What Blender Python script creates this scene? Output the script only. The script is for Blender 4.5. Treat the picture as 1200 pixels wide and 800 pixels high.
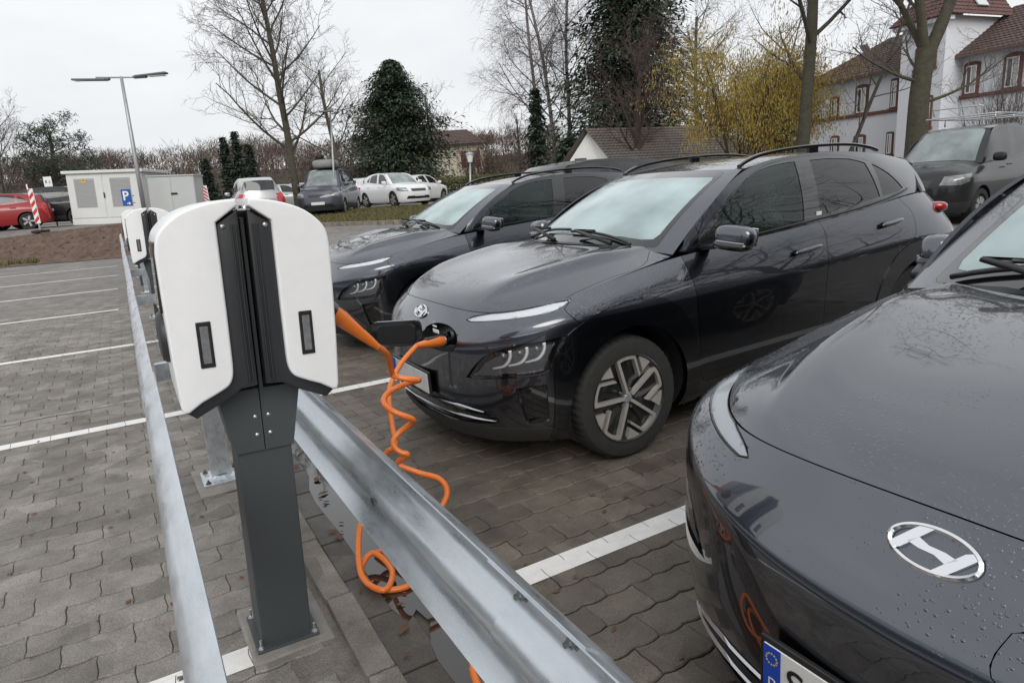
import bpy, bmesh, math, random
import numpy as np
from mathutils import Vector, Matrix
R_ = math.radians
for o in list(bpy.data.objects): bpy.data.objects.remove(o)
SC = bpy.context.scene
COL = SC.collection
# ------------------------------------------------------------------ camera
CAM_F, CAM_H = 780.0, 1.47            # focal length in pixels of a 1200 px wide picture, eye height in metres
def cam_axes(yaw, pitch, roll):
    cy, sy, cp, sp = math.cos(yaw), math.sin(yaw), math.cos(pitch), math.sin(pitch)
    F = np.array([sy*cp, cy*cp, -sp]); Rt = np.array([cy, -sy, 0.]); U = np.cross(Rt, F)
    c, s = math.cos(roll), math.sin(roll)
    return c*Rt+s*U, -s*Rt+c*U, F
CR, CU, CF = cam_axes(R_(29.541), R_(13.095), R_(-3.577))
cd = bpy.data.cameras.new('camera'); cam = bpy.data.objects.new('camera', cd); COL.objects.link(cam)
cd.sensor_width = 36; cd.lens = CAM_F/1200*36; cd.clip_start = .05; cd.clip_end = 3000
m = Matrix.Identity(4)
for i in range(3):
    m[i][0] = CR[i]; m[i][1] = CU[i]; m[i][2] = -CF[i]
m[2][3] = CAM_H
cam.matrix_world = m
SC.camera = cam
def at(px, py, d):
    """world point seen at picture position (px, py), d metres deep"""
    v = CF+CR*(px-600)/CAM_F-CU*(py-400)/CAM_F
    return Vector((v[0]*d, v[1]*d, CAM_H+v[2]*d))
# ------------------------------------------------------------------ sky, sun, exposure
SUN_EL, SUN_ROT = R_(38), R_(200)
W = bpy.data.worlds.new('World'); SC.world = W; W.use_nodes = True
nt = W.node_tree; bg = nt.nodes['Background']
sky = nt.nodes.new('ShaderNodeTexSky'); sky.sky_type = 'NISHITA'; sky.sun_disc = False
sky.sun_elevation = SUN_EL; sky.sun_rotation = SUN_ROT; sky.air_density = 1.0; sky.dust_density = 5.0; sky.ozone_density = 1.0
# closed cloud deck: even grey-white with faint soft patches, only a trace of the clear sky behind it
tc = nt.nodes.new('ShaderNodeTexCoord'); mp = nt.nodes.new('ShaderNodeMapping'); mp.inputs['Scale'].default_value = (1.2, 1.2, 3.2)
nz = nt.nodes.new('ShaderNodeTexNoise'); nz.inputs['Scale'].default_value = 2.2; nz.inputs['Detail'].default_value = 5; nz.inputs['Roughness'].default_value = .55
cr = nt.nodes.new('ShaderNodeValToRGB')
cr.color_ramp.elements[0].position = .30; cr.color_ramp.elements[0].color = (7.7, 7.9, 8.15, 1)
cr.color_ramp.elements[1].position = .72; cr.color_ramp.elements[1].color = (9.3, 9.4, 9.5, 1)
mx = nt.nodes.new('ShaderNodeMixRGB'); mx.inputs['Fac'].default_value = .93
nt.links.new(tc.outputs['Generated'], mp.inputs['Vector']); nt.links.new(mp.outputs['Vector'], nz.inputs['Vector'])
nt.links.new(nz.outputs['Fac'], cr.inputs['Fac']); nt.links.new(sky.outputs['Color'], mx.inputs['Color1']); nt.links.new(cr.outputs['Color'], mx.inputs['Color2'])
nt.links.new(mx.outputs['Color'], bg.inputs['Color']); bg.inputs['Strength'].default_value = .10
sl = bpy.data.lights.new('sun', 'SUN'); sl.energy = 1.5; sl.angle = R_(40); sl.color = (1, .97, .93)
so = bpy.data.objects.new('sun', sl); COL.objects.link(so)
sd = Vector((math.sin(SUN_ROT)*math.cos(SUN_EL), math.cos(SUN_ROT)*math.cos(SUN_EL), math.sin(SUN_EL)))
so.rotation_euler = sd.to_track_quat('Z', 'Y').to_euler()
SC.view_settings.view_transform = 'Standard'; SC.view_settings.look = 'None'; SC.view_settings.gamma = 1
SC.view_settings.use_curve_mapping = False; SC.view_settings.exposure = 0.17
SC.render.engine = 'CYCLES'
# ------------------------------------------------------------------ materials
MATS = {}
def mat(name, col=(.5, .5, .5), rough=.6, metal=0., spec=.5, coat=0., coat_r=.03, coat_ior=1.5, alpha=1., trans=0., emit=None, es=0., ior=None, noise=None, bump=None, col2=None, wet=None, drops=None, sheen=None):
    """noise=(scale, amount) mottles towards col2; bump=(scale, strength, dist); wet=(scale, lo, hi) roughness patches; drops=scale rain beads"""
    m = bpy.data.materials.new(name); m.use_nodes = True; MATS[name] = m
    n = m.node_tree; b = n.nodes['Principled BSDF']; L = n.links.new
    I = b.inputs
    I['Base Color'].default_value = (*col, 1); I['Roughness'].default_value = rough; I['Metallic'].default_value = metal
    I['Coat IOR'].default_value = coat_ior; I['Specular IOR Level'].default_value = spec; I['Coat Weight'].default_value = coat; I['Coat Roughness'].default_value = coat_r
    I['Alpha'].default_value = alpha; I['Transmission Weight'].default_value = trans
    if ior: I['IOR'].default_value = ior
    if emit: I['Emission Color'].default_value = (*emit, 1); I['Emission Strength'].default_value = es
    def coord():
        t = n.nodes.new('ShaderNodeTexCoord'); return t.outputs['Object']
    if noise:
        c = coord(); x = n.nodes.new('ShaderNodeTexNoise'); x.inputs['Scale'].default_value = noise[0]; x.inputs['Detail'].default_value = 6; x.inputs['Roughness'].default_value = .65
        L(c, x.inputs['Vector'])
        r = n.nodes.new('ShaderNodeValToRGB'); r.color_ramp.elements[0].position = .5-.5*noise[1]; r.color_ramp.elements[1].position = .5+.5*noise[1]
        r.color_ramp.elements[0].color = (*col, 1); r.color_ramp.elements[1].color = (*(col2 or tuple(v*.6 for v in col)), 1)
        L(x.outputs['Fac'], r.inputs['Fac']); L(r.outputs['Color'], I['Base Color'])
    if wet:
        c = coord(); x = n.nodes.new('ShaderNodeTexNoise'); x.inputs['Scale'].default_value = wet[0]; x.inputs['Detail'].default_value = 4
        L(c, x.inputs['Vector']); r = n.nodes.new('ShaderNodeMapRange'); r.inputs[1].default_value = .38; r.inputs[2].default_value = .62
        r.inputs[3].default_value = wet[1]; r.inputs[4].default_value = wet[2]; L(x.outputs['Fac'], r.inputs[0]); L(r.outputs[0], I['Roughness'])
    if bump:
        c = coord(); x = n.nodes.new('ShaderNodeTexNoise'); x.inputs['Scale'].default_value = bump[0]; x.inputs['Detail'].default_value = 5
        L(c, x.inputs['Vector']); bp = n.nodes.new('ShaderNodeBump'); bp.inputs['Strength'].default_value = bump[1]; bp.inputs['Distance'].default_value = bump[2]
        L(x.outputs['Fac'], bp.inputs['Height']); L(bp.outputs['Normal'], I['Normal'])
    if drops:
        c = coord(); v = n.nodes.new('ShaderNodeTexVoronoi'); v.inputs['Scale'].default_value = drops; L(c, v.inputs['Vector'])
        # each cell holds one bead of its own size; noise keeps whole patches dry
        q = n.nodes.new('ShaderNodeTexNoise'); q.inputs['Scale'].default_value = 3.2; q.inputs['Detail'].default_value = 3; L(c, q.inputs['Vector'])
        mr = n.nodes.new('ShaderNodeMapRange'); mr.inputs[1].default_value = .40; mr.inputs[2].default_value = .54; mr.inputs[3].default_value = 0; mr.inputs[4].default_value = .50; L(q.outputs['Fac'], mr.inputs[0])
        sx = n.nodes.new('ShaderNodeSeparateColor'); L(v.outputs['Color'], sx.inputs[0])
        # beads stay only on surfaces that face the rain
        ge = n.nodes.new('ShaderNodeNewGeometry'); sz = n.nodes.new('ShaderNodeSeparateXYZ'); L(ge.outputs['True Normal'], sz.inputs[0]); up = n.nodes.new('ShaderNodeMapRange'); up.inputs[1].default_value = .25; up.inputs[2].default_value = .55; L(sz.outputs['Z'], up.inputs[0])
        m0 = n.nodes.new('ShaderNodeMath'); m0.operation = 'MULTIPLY'; L(mr.outputs[0], m0.inputs[0]); L(up.outputs[0], m0.inputs[1])
        mu = n.nodes.new('ShaderNodeMath'); mu.operation = 'MULTIPLY'; L(m0.outputs[0], mu.inputs[0]); L(sx.outputs[0], mu.inputs[1])
        su = n.nodes.new('ShaderNodeMath'); su.operation = 'SUBTRACT'; su.use_clamp = True; L(mu.outputs[0], su.inputs[0]); L(v.outputs['Distance'], su.inputs[1])
        pw = n.nodes.new('ShaderNodeMath'); pw.operation = 'POWER'; pw.inputs[1].default_value = .5; L(su.outputs[0], pw.inputs[0])
        bp = n.nodes.new('ShaderNodeBump'); bp.inputs['Strength'].default_value = .55; bp.inputs['Distance'].default_value = .004
        L(pw.outputs[0], bp.inputs['Height']); L(bp.outputs['Normal'], I['Normal']); L(bp.outputs['Normal'], I['Coat Normal'])
    return m
# ------------------------------------------------------------------ mesh helpers
def link(name, me, parent=None, loc=None):
    o = bpy.data.objects.new(name, me); COL.objects.link(o)
    if parent is not None: o.parent = parent
    if loc is not None: o.location = loc
    return o
def empty(name, loc=(0, 0, 0), rot=(0, 0, 0), label=None, cat=None, group=None):
    o = bpy.data.objects.new(name, None); COL.objects.link(o); o.location = loc; o.rotation_euler = rot; o.empty_display_size = .1
    return tag(o, label, cat, group)
def tag(o, label=None, cat=None, group=None, kind=None):
    if label: o['label'] = label
    if cat: o['category'] = cat
    if group: o['group'] = group
    if kind: o['kind'] = kind
    return o
def sset(me, smooth):
    if smooth:
        me.polygons.foreach_set('use_smooth', [True]*len(me.polygons))
class MB:
    """collects shapes and links them as one mesh object"""
    def __init__(s): s.v = []; s.f = []
    def add(s, vs, fs):
        k = len(s.v); s.v += [tuple(p) for p in vs]; s.f += [tuple(i+k for i in f) for f in fs]; return s
    def box(s, c, d, rot=None, taper=1.):
        x, y, z = [q/2 for q in d]
        P = [Vector((sx*x*(taper if sz > 0 else 1), sy*y*(taper if sz > 0 else 1), sz*z)) for sz in (-1, 1) for sy in (-1, 1) for sx in (-1, 1)]
        if rot is not None: P = [rot@p for p in P]
        c = Vector(c)
        return s.add([p+c for p in P], [(0, 2, 3, 1), (4, 5, 7, 6), (0, 1, 5, 4), (2, 6, 7, 3), (0, 4, 6, 2), (1, 3, 7, 5)])
    def bbox(s, c, d, b=.01, rot=None):
        """box with chamfered edges"""
        x, y, z = [q/2 for q in d]; b = min(b, x*.9, y*.9, z*.9); bm = bmesh.new(); bmesh.ops.create_cube(bm, size=1)
        for v in bm.verts: v.co = Vector((v.co.x*2*x, v.co.y*2*y, v.co.z*2*z))
        bmesh.ops.bevel(bm, geom=bm.edges[:], offset=b, segments=2, affect='EDGES', profile=.5)
        bm.verts.index_update(); c = Vector(c)
        s.add([(rot@v.co if rot is not None else v.co)+c for v in bm.verts], [[v.index for v in f.verts] for f in bm.faces]); bm.free(); return s
    def tube(s, path, r, n=8, cap=True, closed=False):
        path = [Vector(p) for p in path]; N = len(path); rs = r if hasattr(r, '__len__') else [r]*N
        rings = []; up = None
        for i, p in enumerate(path):
            a = path[i-1] if (i > 0 or closed) else p; b = path[(i+1) % N] if (i < N-1 or closed) else p
            t = (b-a)
            t = t.normalized() if t.length > 1e-9 else Vector((0, 0, 1))
            if up is None:
                up = Vector((0, 0, 1)) if abs(t.z) < .9 else Vector((1, 0, 0))
            x = up-t*up.dot(t)
            if x.length < 1e-6: x = Vector((1, 0, 0))-t*t.x
            x.normalize(); up = x; y = t.cross(x)
            rings.append([p+(x*math.cos(2*math.pi*k/n)+y*math.sin(2*math.pi*k/n))*rs[i] for k in range(n)])
        vs = [q for g in rings for q in g]; fs = []
        for i in range(N if closed else N-1):
            j = (i+1) % N
            for k in range(n): fs.append((i*n+k, i*n+(k+1) % n, j*n+(k+1) % n, j*n+k))
        if cap and not closed: fs += [tuple(range(n-1, -1, -1)), tuple((N-1)*n+k for k in range(n))]
        return s.add(vs, fs)
    def lathe(s, prof, n=24, M=None, a0=0, a1=2*math.pi):
        """prof: (radius, height) pairs turned about local z"""
        full = abs(a1-a0-2*math.pi) < 1e-6; k = n if full else n+1; vs = []; fs = []
        for i in range(k):
            a = a0+(a1-a0)*i/n
            for r, h in prof:
                p = Vector((r*math.cos(a), r*math.sin(a), h)); vs.append(M@p if M is not None else p)
        m = len(prof)
        for i in range(n):
            j = (i+1) % k
            for q in range(m-1): fs.append((i*m+q, j*m+q, j*m+q+1, i*m+q+1))
        return s.add(vs, fs)
    def prism(s, poly, h0, h1, M=None, scale_top=1.):
        """poly: 2-D outline, extruded along local z"""
        n = len(poly); cx = sum(p[0] for p in poly)/n; cy = sum(p[1] for p in poly)/n
        vs = [Vector((x, y, h0)) for x, y in poly]+[Vector((cx+(x-cx)*scale_top, cy+(y-cy)*scale_top, h1)) for x, y in poly]
        if M is not None: vs = [M@v for v in vs]
        return s.add(vs, [tuple(range(n-1, -1, -1)), tuple(range(n, 2*n))]+[(i, (i+1) % n, (i+1) % n+n, i+n) for i in range(n)])
    def sphere(s, c, r, n=10, m=6, M=None):
        r = r if hasattr(r, '__len__') else (r, r, r); vs = []; fs = []
        for i in range(m+1):
            t = math.pi*i/m
            for k in range(n):
                a = 2*math.pi*k/n; p = Vector((r[0]*math.sin(t)*math.cos(a), r[1]*math.sin(t)*math.sin(a), r[2]*math.cos(t)))
                vs.append((M@p if M is not None else p)+Vector(c))
        for i in range(m):
            for k in range(n): fs.append((i*n+k, (i+1)*n+k, (i+1)*n+(k+1) % n, i*n+(k+1) % n))
        return s.add(vs, fs)
    def mesh(s, name):
        me = bpy.data.meshes.new(name); me.from_pydata([tuple(v) for v in s.v], [], s.f); return me
    def build(s, name, m, parent=None, smooth=False, sharp=None, loc=None):
        me = s.mesh(name)
        if m is not None: me.materials.append(MATS[m] if isinstance(m, str) else m)
        sset(me, smooth)
        if smooth and sharp: me.set_sharp_from_angle(angle=R_(sharp))
        me.update()
        return link(name, me, parent, loc)
def copy_tree(o, parent=None):
    c = o.copy(); COL.objects.link(c); c.parent = parent
    for ch in list(o.children): copy_tree(ch, c)
    return c
def bez(pts, n=10):
    """Catmull-Rom through the points"""
    P = [Vector(p) for p in pts]; out = []
    for i in range(len(P)-1):
        a, b, c, d = P[max(i-1, 0)], P[i], P[i+1], P[min(i+2, len(P)-1)]
        for k in range(n):
            t = k/n; out.append(.5*((2*b)+(c-a)*t+(2*a-5*b+4*c-d)*t*t+(3*b-a-3*c+d)*t**3))
    return out+[P[-1]]
def inpoly(x, y, P):
    c = False; j = len(P)-1
    for i in range(len(P)):
        if (P[i][1] > y) != (P[j][1] > y) and x < (P[j][0]-P[i][0])*(y-P[i][1])/(P[j][1]-P[i][1])+P[i][0]: c = not c
        j = i
    return c
def sst(a, b, x):
    t = min(1, max(0, (x-a)/(b-a))); return t*t*(3-2*t)
# ------------------------------------------------------------------ ground
RND = random.Random(5)
def gz(x, y):
    """height of the ground: flat by the rails, the bays on the right climb away from the gutter, the land rises behind"""
    d = .493*x+.870*y
    bank = .97*sst(21.5, 27.5, d)                        # left: earth bank up to the kiosk
    rise = .90*min(1, max(0, (d-9.0)/22.0))**1.15         # middle: street climbing gently
    low = .034*max(0, min(x, 9)-2.0)
    a = math.degrees(math.atan2(x, max(y, .1)))            # bearing from the camera
    t = sst(.3, 4.0, x); h = bank*(1-t)+rise*t
    k = sst(38, 58, a); h = h*(1-k)+(.28*sst(6, 12, d))*k
    near = 1-sst(5, 12, d)
    return h+low*(near if x > 2 else 0)
def paver_mat(name, c1, c2, r0, r1, wetness):
    m = mat(name, c1, rough=.8); n = m.node_tree; b = n.nodes['Principled BSDF']; L = n.links.new
    g = n.nodes.new('ShaderNodeNewGeometry'); oi = n.nodes.new('ShaderNodeObjectInfo')
    def noise(s, d=6, r=.65):
        x = n.nodes.new('ShaderNodeTexNoise'); x.inputs['Scale'].default_value = s; x.inputs['Detail'].default_value = d; x.inputs['Roughness'].default_value = r; L(g.outputs['Position'], x.inputs['Vector']); return x.outputs['Fac']
    def ramp(f, a, b_, ca, cb):
        r = n.nodes.new('ShaderNodeValToRGB'); r.color_ramp.elements[0].position = a; r.color_ramp.elements[1].position = b_; r.color_ramp.elements[0].color = ca; r.color_ramp.elements[1].color = cb; L(f, r.inputs['Fac']); return r.outputs['Color']
    def mul(a, b_, f=1.):
        x = n.nodes.new('ShaderNodeMixRGB'); x.blend_type = 'MULTIPLY'; x.inputs['Fac'].default_value = f; L(a, x.inputs['Color1']); L(b_, x.inputs['Color2']); return x.outputs['Color']
    base = ramp(noise(1.3), .35, .68, (*c1, 1), (*c2, 1))
    v = n.nodes.new('ShaderNodeTexVoronoi'); v.inputs['Scale'].default_value = 5.2; v.inputs['Randomness'].default_value = 1; L(g.outputs['Position'], v.inputs['Vector'])
    sep = n.nodes.new('ShaderNodeSeparateColor'); L(v.outputs['Color'], sep.inputs[0])
    base = mul(base, ramp(sep.outputs[0], 0, 1, (.78, .77, .76, 1), (1.12, 1.1, 1.08, 1)))
    at_ = n.nodes.new('ShaderNodeAttribute'); at_.attribute_name = 'tone'; base = mul(base, ramp(at_.outputs['Fac'], 0, 1, (.82, .815, .81, 1), (1.12, 1.11, 1.10, 1)), 1. if name.startswith('paver') else 0.)
    base = mul(base, ramp(noise(160, 3, .7), .30, .70, (.55, .54, .52, 1), (1.30, 1.29, 1.27, 1)))   # exposed grit
    base = mul(base, ramp(noise(7, 5), .30, .62, (.72, .70, .68, 1), (1.08, 1.07, 1.06, 1)))         # stains
    L(base, b.inputs['Base Color'])
    r = n.nodes.new('ShaderNodeMapRange'); r.inputs[1].default_value = .35; r.inputs[2].default_value = .65; r.inputs[3].default_value = r0; r.inputs[4].default_value = r1; L(noise(2.1), r.inputs[0]); L(r.outputs[0], b.inputs['Roughness'])
    bp = n.nodes.new('ShaderNodeBump'); bp.inputs['Strength'].default_value = .5; bp.inputs['Distance'].default_value = .004; L(noise(240, 3, .7), bp.inputs['Height']); L(bp.outputs['Normal'], b.inputs['Normal'])
    return m
paver_mat('paver_dry', (.285, .277, .268), (.215, .207, .199), .72, .9, 0)
paver_mat('paver_wet', (.190, .170, .146), (.125, .110, .094), .40, .72, 1)
paver_mat('joint_sand', (.072, .065, .057), (.046, .041, .037), .8, .95, 0)
paver_mat('kerb_concrete', (.26, .245, .225), (.15, .138, .122), .6, .9, 0)
paver_mat('gutter_wet', (.105, .097, .088), (.062, .056, .050), .30, .6, 1)
paver_mat('road_grey', (.235, .230, .226), (.180, .175, .172), .6, .85, 0)
mat('paint_white', (.82, .81, .79), rough=.6, noise=(9, .4), col2=(.68, .67, .65), bump=(90, .4, .003))
mat('paint_worn', (.34, .33, .32), rough=.7, noise=(14, .3), col2=(.16, .155, .15))
mat('water', (.030, .026, .022), rough=.03, spec=.5, coat=.6, coat_r=.01, noise=(5, .5), col2=(.018, .016, .014))
mat('soil', (.165, .112, .085), rough=.95, noise=(2.4, .5), col2=(.085, .056, .044), bump=(5, 1., .12))
mat('grass_soil', (.060, .055, .028), rough=1., noise=(5, .5), col2=(.035, .045, .015))
def lines(a, b, n): return [a+(b-a)*i/n for i in range(n)]
xs = lines(-160, -30, 8)+lines(-30, -4, 14)+lines(-4, .44, 16)+lines(.44, 9, 22)+lines(9, 40, 24)+lines(40, 260, 14)+[260]
ys = lines(-40, -2, 8)+lines(-2, 14, 36)+lines(14, 44, 50)+lines(44, 300, 16)+[300]
PAV_L = (-3.3, .405, .25, 12.6); PAV_R = (.985, 5.8, -2.0, 10.2)
def in_pav(x, y): return (PAV_L[0]-.3 < x < PAV_R[1]+.3) and (-2.3 < y < 12.8)
vs = [(x, y, gz(x, y)-(.016 if in_pav(x, y) else 0)) for y in ys for x in xs]; nx = len(xs)
fs = [(j*nx+i, j*nx+i+1, (j+1)*nx+i+1, (j+1)*nx+i) for j in range(len(ys)-1) for i in range(nx-1)]
ground = tag(MB().add(vs, fs).build('ground', 'road_grey', None, True), kind='structure')
# bed under the stones
def sheet(name, x0, x1, y0, y1, dz, m, nx=10, ny=14, parent=None):
    P = [(x0+(x1-x0)*i/nx, y0+(y1-y0)*j/ny) for j in range(ny+1) for i in range(nx+1)]
    F = [(j*(nx+1)+i, j*(nx+1)+i+1, (j+1)*(nx+1)+i+1, (j+1)*(nx+1)+i) for j in range(ny) for i in range(nx)]
    return MB().add([(x, y, gz(x, y)+dz) for x, y in P], F).build(name, m, parent, True)
lot_l = tag(sheet('parking_lot', PAV_L[0], PAV_L[1], PAV_L[2], PAV_L[3], -.0085, 'joint_sand'), kind='structure')
lot_r = tag(sheet('parking_lot', PAV_R[0], PAV_R[1], PAV_R[2], PAV_R[3], -.0095, 'joint_sand', 24, 20), kind='structure')
# wavy interlocking stones, running bond
PA, PB = .222, .138
def wav(x): t = (x/(PA/2)) % 1.; return .008*(4*abs(t-.5)-1)
def vav(t): return .0035*math.sin(2*math.pi*t)
def paver_outline(sh):
    o = []
    for k in range(6): o.append((k/6*PA, wav(k/6*PA+sh)))
    for k in range(4): o.append((PA+vav(k/4), wav(PA+sh)*(1)+k/4*PB))
    for k in range(6): x = PA*(1-k/6); o.append((x, PB+wav(x+sh)))
    for k in range(4): o.append((vav(1-k/4), PB*(1-k/4)+wav(sh)))
    return o
def shrink(o, g, gy=None):
    gy = g if gy is None else gy
    cx = sum(p[0] for p in o)/len(o); cy = sum(p[1] for p in o)/len(o)
    return [(cx+(x-cx)*(1-g/abs(PA*.5)), cy+(y-cy)*(1-gy/abs(PB*.5))) for x, y in o]
OUT = paver_outline(0.); OUT0 = shrink(OUT, .0009, .0036); OUT1 = shrink(OUT, .0034, .0080)
PCX, PCY = PA/2, PB/2
def paver_verts(x, y, z, tx, ty, dz):
    n = len(OUT0); v = []
    for o, h in ((OUT0, -.012), (OUT0, -.0035), (OUT1, 0.)):
        for (a, b) in o: v.append((x+a, y+b, z+dz+h+(a-PCX)*tx+(b-PCY)*ty))
    return v
NP = len(OUT0)
PF = [(i, (i+1) % NP, NP+(i+1) % NP, NP+i) for i in range(NP)]+[(NP+i, NP+(i+1) % NP, 2*NP+(i+1) % NP, 2*NP+i) for i in range(NP)]+[tuple(range(2*NP, 3*NP))]
def to_px(x, y, z):
    d = np.array([x, y, z-CAM_H]); w = d@CF
    return (600+CAM_F*(d@CR)/w, 400-CAM_F*(d@CU)/w, w) if w > .1 else (-1, -1, -1)
VIS = [[(0, 330), (150, 300), (172, 440), (212, 790), (190, 800), (0, 800)], [(188, 440), (250, 480), (285, 560), (290, 800), (262, 800), (205, 560)],
       [(385, 440), (470, 470), (520, 505), (600, 525), (690, 535), (740, 545), (835, 470), (815, 600), (838, 800), (745, 800), (610, 670), (520, 570), (420, 485)]]
def lay(reg, m_, lot, label_wet):
    x0, x1, y0, y1 = reg; cells = []
    for j in range(int((y1-y0)/PB)):
        off = (j % 2)*PA/2
        for i in range(int((x1-x0)/PA)):
            x = x0+i*PA+off; y = y0+j*PB
            if x+PA > x1+.06: continue
            cells.append((x, y))
    return cells
cand = []
for reg, m_, lot in ((PAV_L, 'paver_dry', lot_l), (PAV_R, 'paver_wet', lot_r)):
    for (x, y) in lay(reg, m_, lot, 0):
        z = gz(x+PCX, y+PCY); p = to_px(x+PCX, y+PCY, z); vis = p[2] > 0 and any(inpoly(p[0], p[1], q) for q in VIS)
        cand.append((p[2] if vis else 99, x, y, z, m_, lot))
cand.sort(key=lambda c: c[0]); TILT = []
rest = {'paver_dry': MB(), 'paver_wet': MB()}
def set_tone(me, vals):
    a = me.attributes.new('tone', 'FLOAT', 'FACE'); q = len(PF); a.data.foreach_set('value', [vals[i//q % len(vals)] for i in range(len(me.polygons))])
# twelve stone shapes shared by the nearest 300
base_me = {}
for m_ in rest:
    for k in range(12):
        tx, ty = RND.uniform(-.012, .012), RND.uniform(-.018, .018)
        me = MB().add(paver_verts(-PCX, -PCY, 0, tx, ty, 0), PF).mesh('paver'); me.materials.append(MATS[m_]); base_me[m_, k] = me; set_tone(me, [RND.random()])
LINES_Y = []
for i, (w, x, y, z, m_, lot) in enumerate(cand):
    dz = RND.uniform(-.0022, .0012)
    if i < 300 and w < 90:
        o = link('paver', base_me[m_, RND.randrange(12)], lot); o.location = (x+PCX, y+PCY, z+dz)
        if m_ == 'paver_wet': o.rotation_euler = (0, -math.atan(.034) if x > 2 else 0, 0)
    else:
        sx = .034 if (m_ == 'paver_wet' and x > 2) else 0
        rest[m_].add(paver_verts(x, y, z, RND.uniform(-.012, .012)+sx, RND.uniform(-.018, .018), dz), PF)
for m_, lot in (('paver_dry', lot_l), ('paver_wet', lot_r)):
    o = tag(rest[m_].build('pavers', m_, lot), kind='stuff'); set_tone(o.data, [RND.random() for _ in range(len(o.data.polygons)//len(PF)+1)])
# painted bay lines: a skin on the stone tops, broken at the joints
def clip(poly, y0, y1):
    for s, lim in ((1, y0), (-1, -y1)):
        out = []
        for i in range(len(poly)):
            a, b = poly[i], poly[(i+1) % len(poly)]; da, db = a[1]*s-lim, b[1]*s-lim
            if da >= 0: out.append(a)
            if da*db < 0: t = da/(da-db); out.append((a[0]+(b[0]-a[0])*t, a[1]+(b[1]-a[1])*t))
        poly = out
        if len(poly) < 3: return None
    return poly
def painted(y0, x0, x1, m_, reg, wid=.115, name='bay_line', skew=0.):
    b = MB()
    for (x, y) in lay(reg, 0, 0, 0):
        yc = y0+skew*(x-x0)
        if not (x+PA > x0 and x < x1) or y > yc+wid or y+PB < yc-.02: continue
        P = clip([(x+a, y+c) for a, c in shrink(OUT, .0014, -.0002)], yc, yc+wid)
        if P: b.add([(px, py, gz(px, py)+.0022) for px, py in P], [tuple(range(len(P)))])
    return tag(b.build(name, m_), kind='structure')
def flat_line(pts, wid, m_, name='bay_line', dz=.006):
    b = MB(); vs = []; n = len(pts)
    for i, (x, y) in enumerate(pts):
        a = Vector(pts[max(i-1, 0)]); c = Vector(pts[min(i+1, n-1)]); t = (c-a).normalized(); q = Vector((-t.y, t.x))*wid/2
        for s in (-1, 1): vs.append((x+q.x*s, y+q.y*s, gz(x+q.x*s, y+q.y*s)+dz))
    b.add(vs, [(2*i, 2*i+2, 2*i+3, 2*i+1) for i in range(n-1)]); return tag(b.build(name, m_), kind='structure')
for yy in (2.09, 5.23, 8.42): painted(yy, -3.3, .40, 'paint_white', PAV_L)
painted(5.88, -3.3, -.12, 'paint_worn', PAV_L, .06)
for yy in (1.945, 4.98, 8.05): painted(yy, 1.0, 5.8, 'paint_white', PAV_R)
for yy in (11.72, 14.93, 18.12, 21.25): flat_line([(x, yy) for x in lines(-5.2, .5, 8)], .11, 'paint_white')
# the strip between the rails: kerb stones, concrete footings, wet gutter
kerb = tag(MB().add([(.405, .0, -.008), (.985, .0, -.008), (.985, 24, -.008), (.405, 24, -.008)], [(0, 1, 2, 3)]).build('gutter', 'gutter_wet'), kind='structure')
tag(sheet('edge_strip', .24, .432, .25, 14, -.0035, 'kerb_concrete', 2, 10), kind='structure')
y = .3
while y < 14:
    l = RND.choice((.48, .5, .98)); b = MB().bbox((.478+RND.uniform(-.004, .004), y+l/2, .0), (.095, l-.008, .05), .006, Matrix.Rotation(RND.uniform(-.012, .012), 3, 'Z'))
    b.build('kerb_stone', 'kerb_concrete', kerb); y += l
y = .2
while y < 10:
    l = RND.uniform(.28, .34); MB().bbox((.60+RND.uniform(-.006, .006), y+l/2, -.012), (.15, l-.010, .03), .006, Matrix.Rotation(RND.uniform(-.02, .02), 3, 'Z')).build('gutter_stone', 'gutter_wet', kerb); y += l
def blob(cx, cy, rx, ry, z, m_, name, seed, kind='structure', n=40):
    r = random.Random(seed); ph = [(r.uniform(0, 6.28), r.uniform(.04, .16), k) for k in (2, 3, 5, 7)]; P = []
    for i in range(n):
        a = 2*math.pi*i/n; f = 1+sum(q*math.sin(k*a+p) for p, q, k in ph); P.append((cx+rx*f*math.cos(a), cy+ry*f*math.sin(a), z))
    return tag(MB().add([(cx, cy, z)]+P, [(0, 1+i, 1+(i+1) % n) for i in range(n)]).build(name, m_), kind=kind)
blob(.745, 2.95, .12, 1.15, .0045, 'water', 'puddle', 3); blob(.80, 1.55, .125, .55, .0046, 'water', 'puddle', 8); blob(.78, 5.6, .13, .8, .0045, 'water', 'puddle', 12)
# ------------------------------------------------------------------ car bodies: spline surfaces cut into real panels
from mathutils.bvhtree import BVHTree
def bsp(n, t):
    p = 3; kn = np.concatenate([[0]*p, np.linspace(0, 1, n-p+1), [1]*p]).astype(float)
    t = np.clip(np.asarray(t, float), 0, 1-1e-9); N = np.zeros((len(t), n+p))
    for i in range(n+p): N[:, i] = (t >= kn[i]) & (t < kn[i+1])
    for d in range(1, p+1):
        M = np.zeros((len(t), n+p-d))
        for i in range(n+p-d):
            a = kn[i+d]-kn[i]; b = kn[i+d+1]-kn[i+1]
            if a > 0: M[:, i] += (t-kn[i])/a*N[:, i]
            if b > 0: M[:, i] += (kn[i+d+1]-t)/b*N[:, i+1]
        N = M
    return N
def surf(net, u, v):
    net = np.asarray(net, float); return np.einsum('ai,ijk,bj->abk', bsp(net.shape[0], u), net, bsp(net.shape[1], v))
S2 = 1/math.sqrt(2)
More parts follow.
